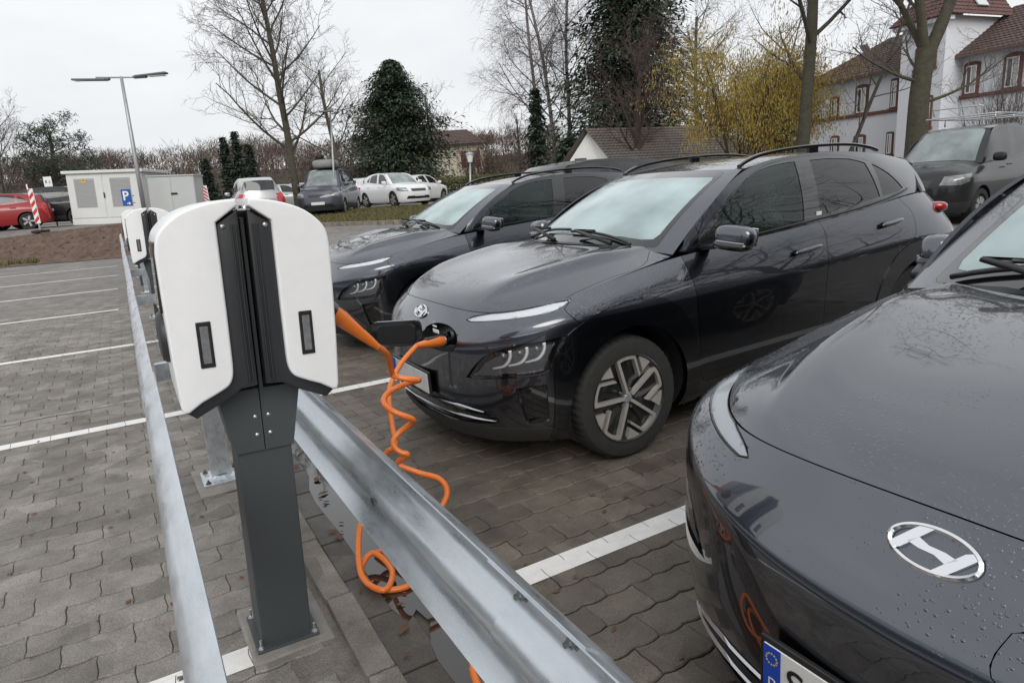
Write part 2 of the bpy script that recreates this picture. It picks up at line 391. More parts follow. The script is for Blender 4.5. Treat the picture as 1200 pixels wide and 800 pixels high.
AX = {'xz': (Vector((1, 0, 0)), Vector((0, 0, 1))), 'yz': (Vector((0, 1, 0)), Vector((0, 0, 1))), 'xy': (Vector((1, 0, 0)), Vector((0, 1, 0))), 'sz': (Vector((S2, S2, 0)), Vector((0, 0, 1)))}
KEEP = []
class Shell:
    """half (y >= 0) of a body surface"""
    def __init__(s, net, nu, nv, out, disp=None):
        P = surf(net, np.linspace(0, 1, nu), np.linspace(0, 1, nv)); s.P = P
        if disp is not None: P[..., 2] += np.array([[disp(i/(nu-1), j/(nv-1)) for j in range(nv)] for i in range(nu)])
        s.bm = bmesh.new(); V = [[s.bm.verts.new(P[i, j]) for j in range(nv)] for i in range(nu)]
        for i in range(nu-1):
            for j in range(nv-1):
                try: s.bm.faces.new((V[i][j], V[i+1][j], V[i+1][j+1], V[i][j+1]))
                except ValueError: pass
        bmesh.ops.dissolve_degenerate(s.bm, dist=1e-5, edges=s.bm.edges[:])
        s.bm.normal_update(); f = s.bm.faces[:]; k = sum((g.normal.dot(g.calc_center_median()-Vector(out))) for g in f)
        if k < 0: bmesh.ops.reverse_faces(s.bm, faces=f); s.bm.normal_update()
        s.bvh = BVHTree.FromBMesh(s.bm); KEEP.append(s)
    def hit(s, o, d):
        r = s.bvh.ray_cast(Vector(o), Vector(d)); return r[0], r[1]
    def cut(s, poly, ax, cond=None, closed=True):
        e1, e2 = AX[ax]; bm = s.bm; n = len(poly)
        xs = [p[0] for p in poly]; ys = [p[1] for p in poly]; x0, x1, y0, y1 = min(xs)-.03, max(xs)+.03, min(ys)-.03, max(ys)+.03
        cand = set()
        for f in bm.faces:
            c = f.calc_center_median()
            if (cond is None or cond(c)) and x0 < c.dot(e1) < x1 and y0 < c.dot(e2) < y1: cand.add(f)
        for i in range(n if closed else n-1):
            p, q = poly[i], poly[(i+1) % n]; dx, dy = q[0]-p[0], q[1]-p[1]; L = math.hypot(dx, dy)
            if L < 1e-6: continue
            dx /= L; dy /= L; sel = []
            for f in cand:
                lo = hi = 0; t0 = 9; t1 = -9
                for v in f.verts:
                    a = v.co.dot(e1)-p[0]; b = v.co.dot(e2)-p[1]; w = -dy*a+dx*b; t = dx*a+dy*b
                    if w < -1e-5: lo = 1
                    elif w > 1e-5: hi = 1
                    t0 = min(t0, t); t1 = max(t1, t)
                if lo and hi and t1 > -1e-4 and t0 < L+1e-4: sel.append(f)
            if not sel: continue
            es = {e for f in sel for e in f.edges}; vs = {v for f in sel for v in f.verts}
            r = bmesh.ops.bisect_plane(bm, geom=list(vs)+list(es)+sel, dist=1e-6, plane_co=e1*p[0]+e2*p[1], plane_no=e1*(-dy)+e2*dx)
            cand = {f for f in cand if f.is_valid} | {g for g in r['geom'] if isinstance(g, bmesh.types.BMFace)}
    def split(s, classify):
        """-> {region: (verts, faces)}"""
        reg = {}
        for f in s.bm.faces:
            k = classify(f.calc_center_median())
            if k: reg.setdefault(k, []).append(f)
        return reg
def piece(faces, sym=False, extra=(), gap=.0016, lip=.014, off=0., keep=None):
    """a body panel cut out of a shell: shrunk by the panel gap, edges turned in. returns a bmesh"""
    bm = bmesh.new(); mp = {}; 
    for f in faces:
        vs = []
        for v in f.verts:
            if v not in mp:
                w = bm.verts.new(v.co); mp[v] = w; w.normal = v.normal
            vs.append(mp[v])
        try: bm.faces.new(vs)
        except ValueError: pass
    for f in bm.faces: f.smooth = True
    if sym:
        for v in bm.verts:
            if abs(v.co.y) < 2e-4: v.co.y = 0
        g = bmesh.ops.duplicate(bm, geom=bm.faces[:])
        nf = [x for x in g['geom'] if isinstance(x, bmesh.types.BMFace)]
        for x in g['geom']:
            if isinstance(x, bmesh.types.BMVert): x.co.y *= -1
        bmesh.ops.reverse_faces(bm, faces=nf)
        bmesh.ops.remove_doubles(bm, verts=[v for v in bm.verts if abs(v.co.y) < 1e-4], dist=2e-4)
    for f in extra:
        vs = []
        for v in f.verts:
            if v not in mp: mp[v] = bm.verts.new(v.co)
            vs.append(mp[v])
        try: bm.faces.new(vs).smooth = True
        except ValueError: pass
    bmesh.ops.remove_doubles(bm, verts=bm.verts[:], dist=1e-4)
    bmesh.ops.dissolve_degenerate(bm, dist=.0022, edges=bm.edges[:])
    bm.normal_update()
    if off:
        for v in bm.verts: v.co += v.normal*off
    bd = [e for e in bm.edges if e.is_boundary]
    if gap:
        mv = {}
        for e in bd:
            f = e.link_faces[0]; c = f.calc_center_median()
            d = (e.verts[1].co-e.verts[0].co)
            if d.length < 1e-7: continue
            d.normalize(); k = c-e.verts[0].co; k -= d*k.dot(d)
            if k.length < 1e-7: continue
            k.normalize()
            for v in e.verts: mv.setdefault(v, Vector((0, 0, 0))); mv[v] += k*e.calc_length()
        for v, k in mv.items():
            if k.length > 1e-9: v.co += k.normalized()*gap
    if lip:
        for e in bd: e.smooth = False
        nm = {v: v.normal.copy() for e in bd for v in e.verts}
        r = bmesh.ops.extrude_edge_only(bm, edges=bd); 
        nv = [x for x in r['geom'] if isinstance(x, bmesh.types.BMVert)]
        old = {tuple(round(c, 6) for c in v.co): n for v, n in nm.items()}
        for v in nv:
            n = old.get(tuple(round(c, 6) for c in v.co))
            if n is not None: v.co -= n*lip
        for x in r['geom']:
            if isinstance(x, bmesh.types.BMFace): x.smooth = False
    bm.normal_update()
    return bm
def bm_obj(bm, name, m, parent, mirror=False):
    me = bpy.data.meshes.new(name)
    if mirror:
        for v in bm.verts: v.co.y *= -1
        bmesh.ops.reverse_faces(bm, faces=bm.faces[:])
    bm.to_mesh(me); me.materials.append(MATS[m]); return link(name, me, parent)
def pair(faces, name, m, parent, **k):
    out = []
    for mir in (False, True):
        b = piece(faces, **k); out.append(bm_obj(b, name, m, parent, mir)); b.free()
    return out            # (right, left)
def single(faces, name, m, parent, **k):
    b = piece(faces, sym=True, **k); o = bm_obj(b, name, m, parent); b.free(); return o
def glassmat(name, tint=(.8, .85, .85), refl=1.0, haze=0., haze_col=(.6, .7, .7), rough=.01, ior=1.5):
    m = bpy.data.materials.new(name); m.use_nodes = True; MATS[name] = m; n = m.node_tree; L = n.links.new
    n.nodes.remove(n.nodes['Principled BSDF']); out = n.nodes['Material Output']
    tr = n.nodes.new('ShaderNodeBsdfTransparent'); tr.inputs[0].default_value = (*tint, 1)
    gl = n.nodes.new('ShaderNodeBsdfGlossy'); gl.inputs['Roughness'].default_value = rough; gl.inputs['Color'].default_value = (refl, refl, refl, 1)
    fr = n.nodes.new('ShaderNodeFresnel'); fr.inputs['IOR'].default_value = ior
    base = tr.outputs[0]
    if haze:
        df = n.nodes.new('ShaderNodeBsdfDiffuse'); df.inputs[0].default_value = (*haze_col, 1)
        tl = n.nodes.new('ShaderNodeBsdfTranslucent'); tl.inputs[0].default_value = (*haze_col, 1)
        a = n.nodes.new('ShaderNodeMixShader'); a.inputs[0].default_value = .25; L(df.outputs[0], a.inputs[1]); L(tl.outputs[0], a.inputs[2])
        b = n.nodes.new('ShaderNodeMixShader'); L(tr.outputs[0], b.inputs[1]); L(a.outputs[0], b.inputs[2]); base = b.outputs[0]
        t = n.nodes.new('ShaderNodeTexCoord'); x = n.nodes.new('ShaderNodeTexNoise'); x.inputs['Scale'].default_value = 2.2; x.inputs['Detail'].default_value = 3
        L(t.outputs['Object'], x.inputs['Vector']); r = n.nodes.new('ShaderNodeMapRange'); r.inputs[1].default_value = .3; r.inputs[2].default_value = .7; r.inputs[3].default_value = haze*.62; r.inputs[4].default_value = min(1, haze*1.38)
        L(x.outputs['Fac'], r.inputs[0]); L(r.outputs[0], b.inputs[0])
    mx = n.nodes.new('ShaderNodeMixShader'); L(fr.outputs[0], mx.inputs[0]); L(base, mx.inputs[1]); L(gl.outputs[0], mx.inputs[2]); L(mx.outputs[0], out.inputs['Surface'])
    return m
def superbox(c, d, e=.5, n=20, m=12, M=None):
    """rounded-box blob (superellipsoid)"""
    b = MB(); vs = []; fs = []
    def w(v): return math.copysign(abs(v)**e, v)
    for i in range(m+1):
        t = -math.pi/2+math.pi*i/m
        for k in range(n):
            a = 2*math.pi*k/n; p = Vector((d[0]/2*w(math.cos(t))*w(math.cos(a)), d[1]/2*w(math.cos(t))*w(math.sin(a)), d[2]/2*w(math.sin(t))))
            vs.append((M@p if M is not None else p)+Vector(c))
    for i in range(m):
        for k in range(n): fs.append((i*n+k, i*n+(k+1) % n, (i+1)*n+(k+1) % n, (i+1)*n+k))
    return b.add(vs, fs)
# ---- materials shared by the vehicles
mat('paint_lit', (.058, .065, .083), rough=.32, metal=1., coat=1., coat_r=.015, coat_ior=1.95, drops=110)  # crossover paint with sky brightness put into its colour, for tops and nose
mat('paint_shaded', (.040, .045, .057), rough=.30, metal=1., coat=1., coat_r=.02, coat_ior=1.6)  # same crossover paint, shade put into its colour for the flanks
mat('trim_black', (.012, .012, .013), rough=.35)
mat('gloss_black', (.006, .006, .007), rough=.06, coat=1.)
mat('plastic_dark', (.020, .021, .023), rough=.55, noise=(14, .5), col2=(.032, .033, .035))
mat('rubber', (.016, .016, .017), rough=.8, noise=(30, .5), col2=(.03, .029, .028))
mat('chrome', (.82, .83, .85), rough=.10, metal=1.)
mat('satin_metal', (.55, .55, .56), rough=.28, metal=1.)
mat('reflector', (.20, .205, .215), rough=.28, metal=.7, bump=(70, .5, .006))
mat('rim_silver', (.43, .41, .38), rough=.32, metal=.4, noise=(60, .5), col2=(.50, .48, .45))
mat('rim_black', (.012, .012, .013), rough=.3, coat=.5)
mat('disc_steel', (.30, .29, .28), rough=.35, metal=1.)
mat('inside', (.014, .014, .016), rough=.8)
mat('well_dark', (.008, .008, .008), rough=.95)
mat('seat_cloth', (.030, .031, .034), rough=.9)
mat('plate_white', (.72, .72, .70), rough=.4)
mat('plate_blur', (.70, .70, .69), rough=.5, noise=(18, .35), col2=(.56, .56, .57))
mat('plate_blue', (.01, .06, .42), rough=.4)
mat('plate_ink', (.01, .01, .012), rough=.5)
mat('star_yellow', (.55, .45, .05), rough=.5)
mat('led_white', (.80, .82, .84), rough=.25, coat=.6)
mat('led_frost', (.80, .82, .84), rough=.35, coat=.5, bump=(160, .3, .004))
mat('led_grey', (.42, .44, .46), rough=.25, metal=.6)
mat('lamp_red', (.40, .012, .012), rough=.12, coat=1.)
mat('label_white', (.75, .75, .74), rough=.5)
glassmat('glass_lens', (.93, .94, .95))
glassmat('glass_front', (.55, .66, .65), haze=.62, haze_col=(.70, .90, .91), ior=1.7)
glassmat('glass_side', (.48, .68, .63), haze=.04, haze_col=(.22, .42, .38), ior=1.5)
glassmat('glass_privacy', (.03, .032, .035), ior=1.7)
# ------------------------------------------------------------------ the charging crossovers (three of the same kind)
BX = [0.000, 0.012, 0.052, 0.136, 0.250, 0.385, 0.555, 0.84, 1.15, 1.70, 2.35, 3.00, 3.44, 3.82, 4.08, 4.20, 4.235, 4.24]
BY = [0.000, 0.230, 0.458, 0.632, 0.762, 0.854, 0.898, 0.90, 0.89, 0.885, 0.89, 0.895, 0.905, 0.895, 0.85, 0.66, 0.35, 0.0]
TX = [0.130, 0.133, 0.165, 0.225, 0.330, 0.470, 0.60, 0.84, 1.20, 1.62, 2.35, 3.00, 3.44, 3.78, 3.98, 4.08, 4.12, 4.13]
TY = [0.000, 0.210, 0.410, 0.570, 0.690, 0.765, 0.782, 0.786, 0.775, 0.775, 0.775, 0.765, 0.745, 0.715, 0.65, 0.50, 0.25, 0.0]
TZ = [0.884, 0.881, 0.869, 0.862, 0.878, 0.898, 0.920, 0.960, 1.012, 1.035, 1.065, 1.103, 1.145, 1.16, 1.14, 1.11, 1.10, 1.10]
BZ = [0.185, 0.185, 0.187, 0.19, 0.19, 0.19, 0.19, 0.19, 0.19, 0.195, 0.20, 0.21, 0.22, 0.24, 0.27, 0.28, 0.28, 0.28]
CZ = [0.690, 0.692, 0.720, 0.760, 0.800, 0.825, 0.835, 0.83, 0.82, 0.82, 0.84, 0.86, 0.88, 0.88, 0.87, 0.86, 0.86, 0.86]
DXF = [0.075, 0.02, -0.012, -0.012, -0.006, -0.002, 0.010]
DYS = [-0.065, -0.022, 0.0, 0.006, 0.008, 0.002, -0.004]
def wrap_net():
    P = np.zeros((9, 18, 3))
    for c in range(18):
        fr = 1.0 if c <= 4 else {5: .7, 6: .35}.get(c, 0.0); re = 1.0 if c >= 15 else {14: .7, 13: .3}.get(c, 0.0)
        sd_ = 1-0.6*fr*(c <= 3)-re*0.3; h = CZ[c]-BZ[c]
        zs = [BZ[c]+h*f for f in (0, .13, .38, .63, .82)]+[CZ[c]-.016, CZ[c]+.012]
        for r in range(7):
            x = BX[c]+DXF[r]*fr; y = BY[c]+DYS[r]*(0 if c in (0, 17) else sd_*min(1, BY[c]/.5))
            if re: x -= re*[0.05, 0.0, 0, 0.0, 0.02, 0.03, 0.035][r]
            P[r, c] = (x, y, zs[r])
        P[8, c] = (TX[c], TY[c], TZ[c]); P[7, c] = P[6, c]*.5+P[8, c]*.5; k = 1-fr
        P[7, c, 1] += .018*k*(1-re); P[7, c, 2] += .012*k; P[7, c, 0] -= .008*fr*(c < 5)
    P[:, 1, 0] = P[:, 0, 0]+.004
    return P
def hood_net():
    S = [0, .05, .16, .36, .62, .84, 1.0]
    front = [(TX[0], 0, TZ[0])]+[(TX[i], [0, .21, .41, .57, .69, .765][i], TZ[i]) for i in range(1, 6)]
    rear = [(1.05, 0, 1.085), (1.055, .21, 1.085), (1.12, .41, 1.08), (1.20, .57, 1.068), (1.30, .68, 1.048), (1.37, .735, 1.030)]
    side = [(TX[5], TY[5], TZ[5]), (.51, .772, .902), (.60, .782, .918), (.78, .785, .948), (1.0, .78, .985), (1.2, .77, 1.012), (1.37, .735, 1.03)]
    cent = [(.13, .885), (.165, .920), (.28, .967), (.46, 1.01), (.70, 1.05), (.90, 1.075), (1.05, 1.085)]
    P = np.zeros((7, 6, 3))
    for i in range(7):
        for j in range(6):
            a = (front[j][0]-front[0][0])/(front[5][0]-front[0][0]); b = (rear[j][0]-rear[0][0])/(rear[5][0]-rear[0][0])
            P[i, j] = (cent[i][0]+(side[i][0]-cent[i][0])*(a*(1-S[i])+b*S[i]), side[i][1]*front[j][1]/front[5][1], cent[i][1]+(side[i][2]-cent[i][1])*[0, .03, .10, .26, .62, 1.0][j])
    P[0] = front
    for i, (r2, r3, v4) in zip(range(1, 7), ((.002, 0, -.002), (.004, .002, -.006), (.002, .006, -.012), (.0, .012, -.014), (-.002, .012, -.010), (0, .004, 0))):
        P[i, 2, 2] += r2; P[i, 3, 2] += r3; P[i, 4, 2] += v4
    return P
UX = [(1.30, .752, 1.030), (1.51, .748, 1.20), (1.79, .682, 1.368), (2.09, .597, 1.462), (2.45, .568, 1.50), (2.85, .562, 1.504), (3.25, .552, 1.486), (3.62, .535, 1.442), (3.90, .515, 1.385)]
LX = [(1.30, .772, 1.022), (1.62, .775, 1.035), (1.95, .778, 1.048), (2.35, .776, 1.066), (2.70, .772, 1.085), (3.05, .765, 1.103), (3.38, .748, 1.145), (3.68, .722, 1.165), (3.96, .64, 1.15)]
def wind_net():
    base = [(1.09, 0, 1.085), (1.095, .22, 1.083), (1.155, .42, 1.076), (1.21, .60, 1.06), (1.30, .752, 1.030)]
    top = [(1.94, 0, 1.462), (1.945, .2, 1.460), (1.96, .38, 1.454), (1.985, .50, 1.450), (2.03, .597, 1.444)]
    P = np.zeros((4, 5, 3))
    for j in range(5):
        b, t = np.array(base[j]), np.array(top[j])
        for i, s in enumerate((0, .36, .7, 1)):
            p = b+(t-b)*s; p[2] += .035*(4*s*(1-s)); p[0] -= .02*(4*s*(1-s))
            if j == 4: p[1] += .02*(4*s*(1-s))
            P[i, j] = p
    return P
def side_net():
    P = np.zeros((4, 9, 3))
    for j in range(9):
        a, b = np.array(LX[j]), np.array(UX[j])
        for i, s in enumerate((0, .36, .75, 1)):
            p = a+(b-a)*s; p[1] += .035*(4*s*(1-s))*min(1, np.linalg.norm(b-a)/.3); P[i, j] = p
    return P
def roof_net():
    cz = [(1.94, 1.462), (2.25, 1.503), (2.65, 1.520), (3.05, 1.512), (3.5, 1.472), (3.94, 1.405)]
    st = [UX[3]]+UX[4:]; P = np.zeros((6, 5, 3))
    for i in range(6):
        s = st[i]
        for j, t in enumerate((0, .35, .65, .86, 1)):
            P[i, j] = (cz[i][0]+(s[0]-cz[i][0])*t*t, s[1]*t, cz[i][1]+(s[2]-cz[i][1])*[0, .04, .18, .5, 1][j])
    P[0] = wind_net()[3]
    return P
def rear_net():
    top = roof_net()[5]; w = wrap_net()[8]; low = [w[17], w[16], w[15], w[14], w[13]]; P = np.zeros((4, 5, 3))
    for j in range(5):
        a, b = np.array(top[j]), np.array(low[j])
        for i, s in enumerate((0, .3, .7, 1)):
            p = a+(b-a)*s; p[0] += .03*(4*s*(1-s)); P[i, j] = p
    return P
def circ(cx, cz, r, a0, a1, n): return [(cx+r*math.cos(R_(a0+(a1-a0)*i/n)), cz+r*math.sin(R_(a0+(a1-a0)*i/n))) for i in range(n+1)]
def smooth2(P, n=4):
    return [(v.x, v.y) for v in bez([(p[0], p[1], 0) for p in P], n)]
OPEN_F = circ(.868, .335, .392, -25, 205, 44); OPEN_R = circ(3.46, .335, .392, -25, 205, 44)
FLARE_F = [(.40, .10), (.40, .57)]+smooth2([(.41, .62), (.422, .674), (.473, .747), (.568, .799), (.705, .839), (.863, .858), (1.025, .853), (1.129, .821), (1.223, .747), (1.289, .659), (1.334, .543), (1.36, .42), (1.372, .30)], 3)+[(1.375, .10)]
FLARE_R = [(2.95, .10), (2.955, .32)]+smooth2([(2.965, .42), (3.0, .56), (3.07, .68), (3.17, .775), (3.31, .835), (3.50, .86), (3.68, .84), (3.81, .775), (3.89, .69), (3.93, .58)], 3)+[(3.95, .10)]
DF = smooth2([(1.345, 1.25), (1.337, .95), (1.339, .844), (1.347, .614), (1.378, .345), (1.43, .292)], 4)+[(2.40, .292)]+smooth2([(2.425, .30), (2.439, .34), (2.439, .452), (2.442, .668), (2.486, .903), (2.530, 1.0), (2.533, 1.087), (2.53, 1.25)], 4)
DR = list(reversed(smooth2([(2.425, .30), (2.439, .34), (2.439, .452), (2.442, .668), (2.486, .903), (2.530, 1.0), (2.533, 1.087), (2.53, 1.25)], 4)))+[(2.47, .292), (2.93, .292)]+smooth2([(2.99, .33), (3.16, .589), (3.252, .717), (3.401, .873), (3.470, 1.0), (3.479, 1.065), (3.44, 1.14), (3.40, 1.25)], 4)
HL = smooth2([(.431, .553), (.470, .60), (.513, .642), (.566, .676), (.704, .721), (.886, .742), (.957, .752)], 3)+smooth2([(.945, .72), (.921, .685), (.890, .62), (.872, .585), (.827, .569), (.692, .562), (.52, .552)], 3)
HLI = [(.475, .568), (.535, .632), (.588, .662), (.712, .703), (.87, .722), (.905, .722), (.868, .64), (.845, .592), (.80, .583), (.68, .577)]
DRL = smooth2([(.424, .830), (.46, .845), (.521, .858), (.68, .880), (.839, .897), (.972, .906)], 3)+smooth2([(.943, .886), (.885, .866), (.751, .850), (.557, .831), (.451, .823)], 3)
VENT = [(.70, .505), (.852, .517), (.846, .318), (.735, .304)]
GRIL = [(-.01, .405), (.46, .400), (.60, .376), (.66, .326), (.62, .302), (.40, .287), (-.01, .285)]
LIPT = [(-.05, .283), (.42, .283), (.72, .279), (.86, .270), (.95, .262)]
PORT = smooth2([(.142, .765), (.19, .785), (.257, .796), (.346, .793), (.422, .773), (.468, .735), (.455, .69), (.379, .672), (.254, .676), (.15, .69), (.13, .72), (.142, .765)], 3)[:-1]
GAPB = [(.962, .895), (.945, .873), (1.021, .802), (1.056, .756), (1.08, .70)]
WINF = [(1.663, 1.212)]+smooth2([(1.82, 1.30), (1.98, 1.376), (2.11, 1.417), (2.248, 1.442), (2.40, 1.454), (2.515, 1.457)], 3)+[(2.393, 1.098), (1.912, 1.074), (1.60, 1.062)]
WINR = [(2.665, 1.457)]+smooth2([(2.85, 1.457), (3.054, 1.442), (3.16, 1.424), (3.235, 1.402)], 3)+[(3.228, 1.172), (2.90, 1.143), (2.555, 1.118)]
WINQ = [(3.308, 1.392)]+smooth2([(3.36, 1.37), (3.442, 1.319), (3.50, 1.262), (3.545, 1.206)], 3)+[(3.44, 1.186), (3.262, 1.172)]
FRAME = [(1.44, 1.072), (1.663, 1.228), (1.83, 1.315)]+smooth2([(2.041, 1.404), (2.261, 1.458), (2.573, 1.484), (2.863, 1.480), (3.125, 1.450), (3.329, 1.399), (3.452, 1.330), (3.59, 1.205)], 3)+[(3.585, 1.185), (3.30, 1.138), (2.90, 1.109), (2.40, 1.078), (1.95, 1.060), (1.55, 1.046)]
WS = [(-.01, 1.093), (.40, 1.087), (.56, 1.074), (.640, 1.066), (.652, 1.075), (.614, 1.199), (.580, 1.31), (.546, 1.406), (.52, 1.436), (.46, 1.448), (.2, 1.458), (-.01, 1.461)]
WSI = [(-.01, 1.135), (.40, 1.125), (.54, 1.108), (.595, 1.108), (.604, 1.13), (.585, 1.199), (.552, 1.31), (.520, 1.398), (.50, 1.412), (.2, 1.425), (-.01, 1.427)]
HOODC = [(.40, .86), (.537, .776)]+smooth2([(.60, .770), (.653, .767), (.826, .762), (.95, .768), (1.02, .768), (1.078, .757), (1.135, .728), (1.19, .68), (1.265, .615), (1.32, .57)], 3)

def make_wheel(parent, x, y, z, left):
    """17-inch wheel: dark dish, five machined frames and wedges, tyre with tread"""
    sgn = -1 if left else 1; PH = -110 if left else 40
    M = Matrix.Translation((x, y, z)) @ Matrix.Rotation(R_(-90)*sgn, 4, 'X') @ Matrix.Rotation(R_(PH), 4, 'Z')
    # local z = outwards
    b = MB(); b.lathe([(.238, -.17), (.228, -.03), (.238, -.004), (.243, .004), (.236, .007), (.229, -.004), (.215, -.024), (.10, -.050), (.045, -.035), (.0, -.035)], 72, M)
    w = b.build('wheel', 'rim_black', parent, True, 35)
    t = MB(); prof = [(.236, -.19), (.305, -.200), (.325, -.185), (.332, -.165), (.3335, -.10), (.332, -.035), (.326, -.010), (.312, .004), (.285, .008), (.255, .005), (.240, .003)]
    n = 150; vs = []; fs = []
    for i in range(n):
        a = 2*math.pi*i/n; g = (i % 3 == 0)
        for k, (r, h) in enumerate(prof):
            if g and k in (2, 3, 4, 5, 6): r -= .006
            vs.append(M @ Vector((r*math.cos(a), r*math.sin(a), h)))
    m_ = len(prof)
    for i in range(n):
        for q in range(m_-1): fs.append((i*m_+q, ((i+1) % n)*m_+q, ((i+1) % n)*m_+q+1, i*m_+q+1))
    t.add(vs, fs).build('tyre', 'rubber', w, True, 30)
    def pol(r, d): return (r*math.cos(R_(d)), r*math.sin(R_(d)))
    hook = [(.028, .0085), (.226, .0085)]+[pol(.2305, d) for d in (-2, -8, -15, -21, -26)]+[(.198, -.114), (.088, -.112), (.080, -.100), (.188, -.100)]+[pol(.213, d) for d in (-23, -16, -9)]+[(.210, -.0085), (.028, -.0085)]
    wedge = [pol(.229, -36), pol(.2295, -47), pol(.229, -58), pol(.166, -53)]
    for k in range(5):
        Mk = M @ Matrix.Rotation(2*math.pi*k/5, 4, 'Z')
        MB().prism(hook, -.030, -.001, Mk).build('spoke', 'rim_silver', w)
        MB().prism(wedge, -.028, -.002, Mk).build('spoke_wedge', 'rim_silver', w)
        MB().prism([(.03, -.012), (.10, -.040), (.19, -.075), (.19, -.03), (.10, -.011)], -.060, -.026, Mk).build('inner_rib', 'rim_black', w)
        MB().lathe([(0, -.006), (.008, -.006), (.0085, -.03)], 8, Mk @ Matrix.Rotation(R_(36), 4, 'Z') @ Matrix.Translation((.05, 0, 0))).build('wheel_bolt', 'satin_metal', w)
    hb = MB(); hb.lathe([(0, -.004), (.020, -.005), (.027, -.010), (.028, -.03)], 20, M); hb.build('hub_cap', 'led_grey', w, True, 40)
    ds = MB(); ds.lathe([(.15, -.065), (.06, -.062)], 32, M); ds.build('brake_disc', 'disc_steel', w)
    return w

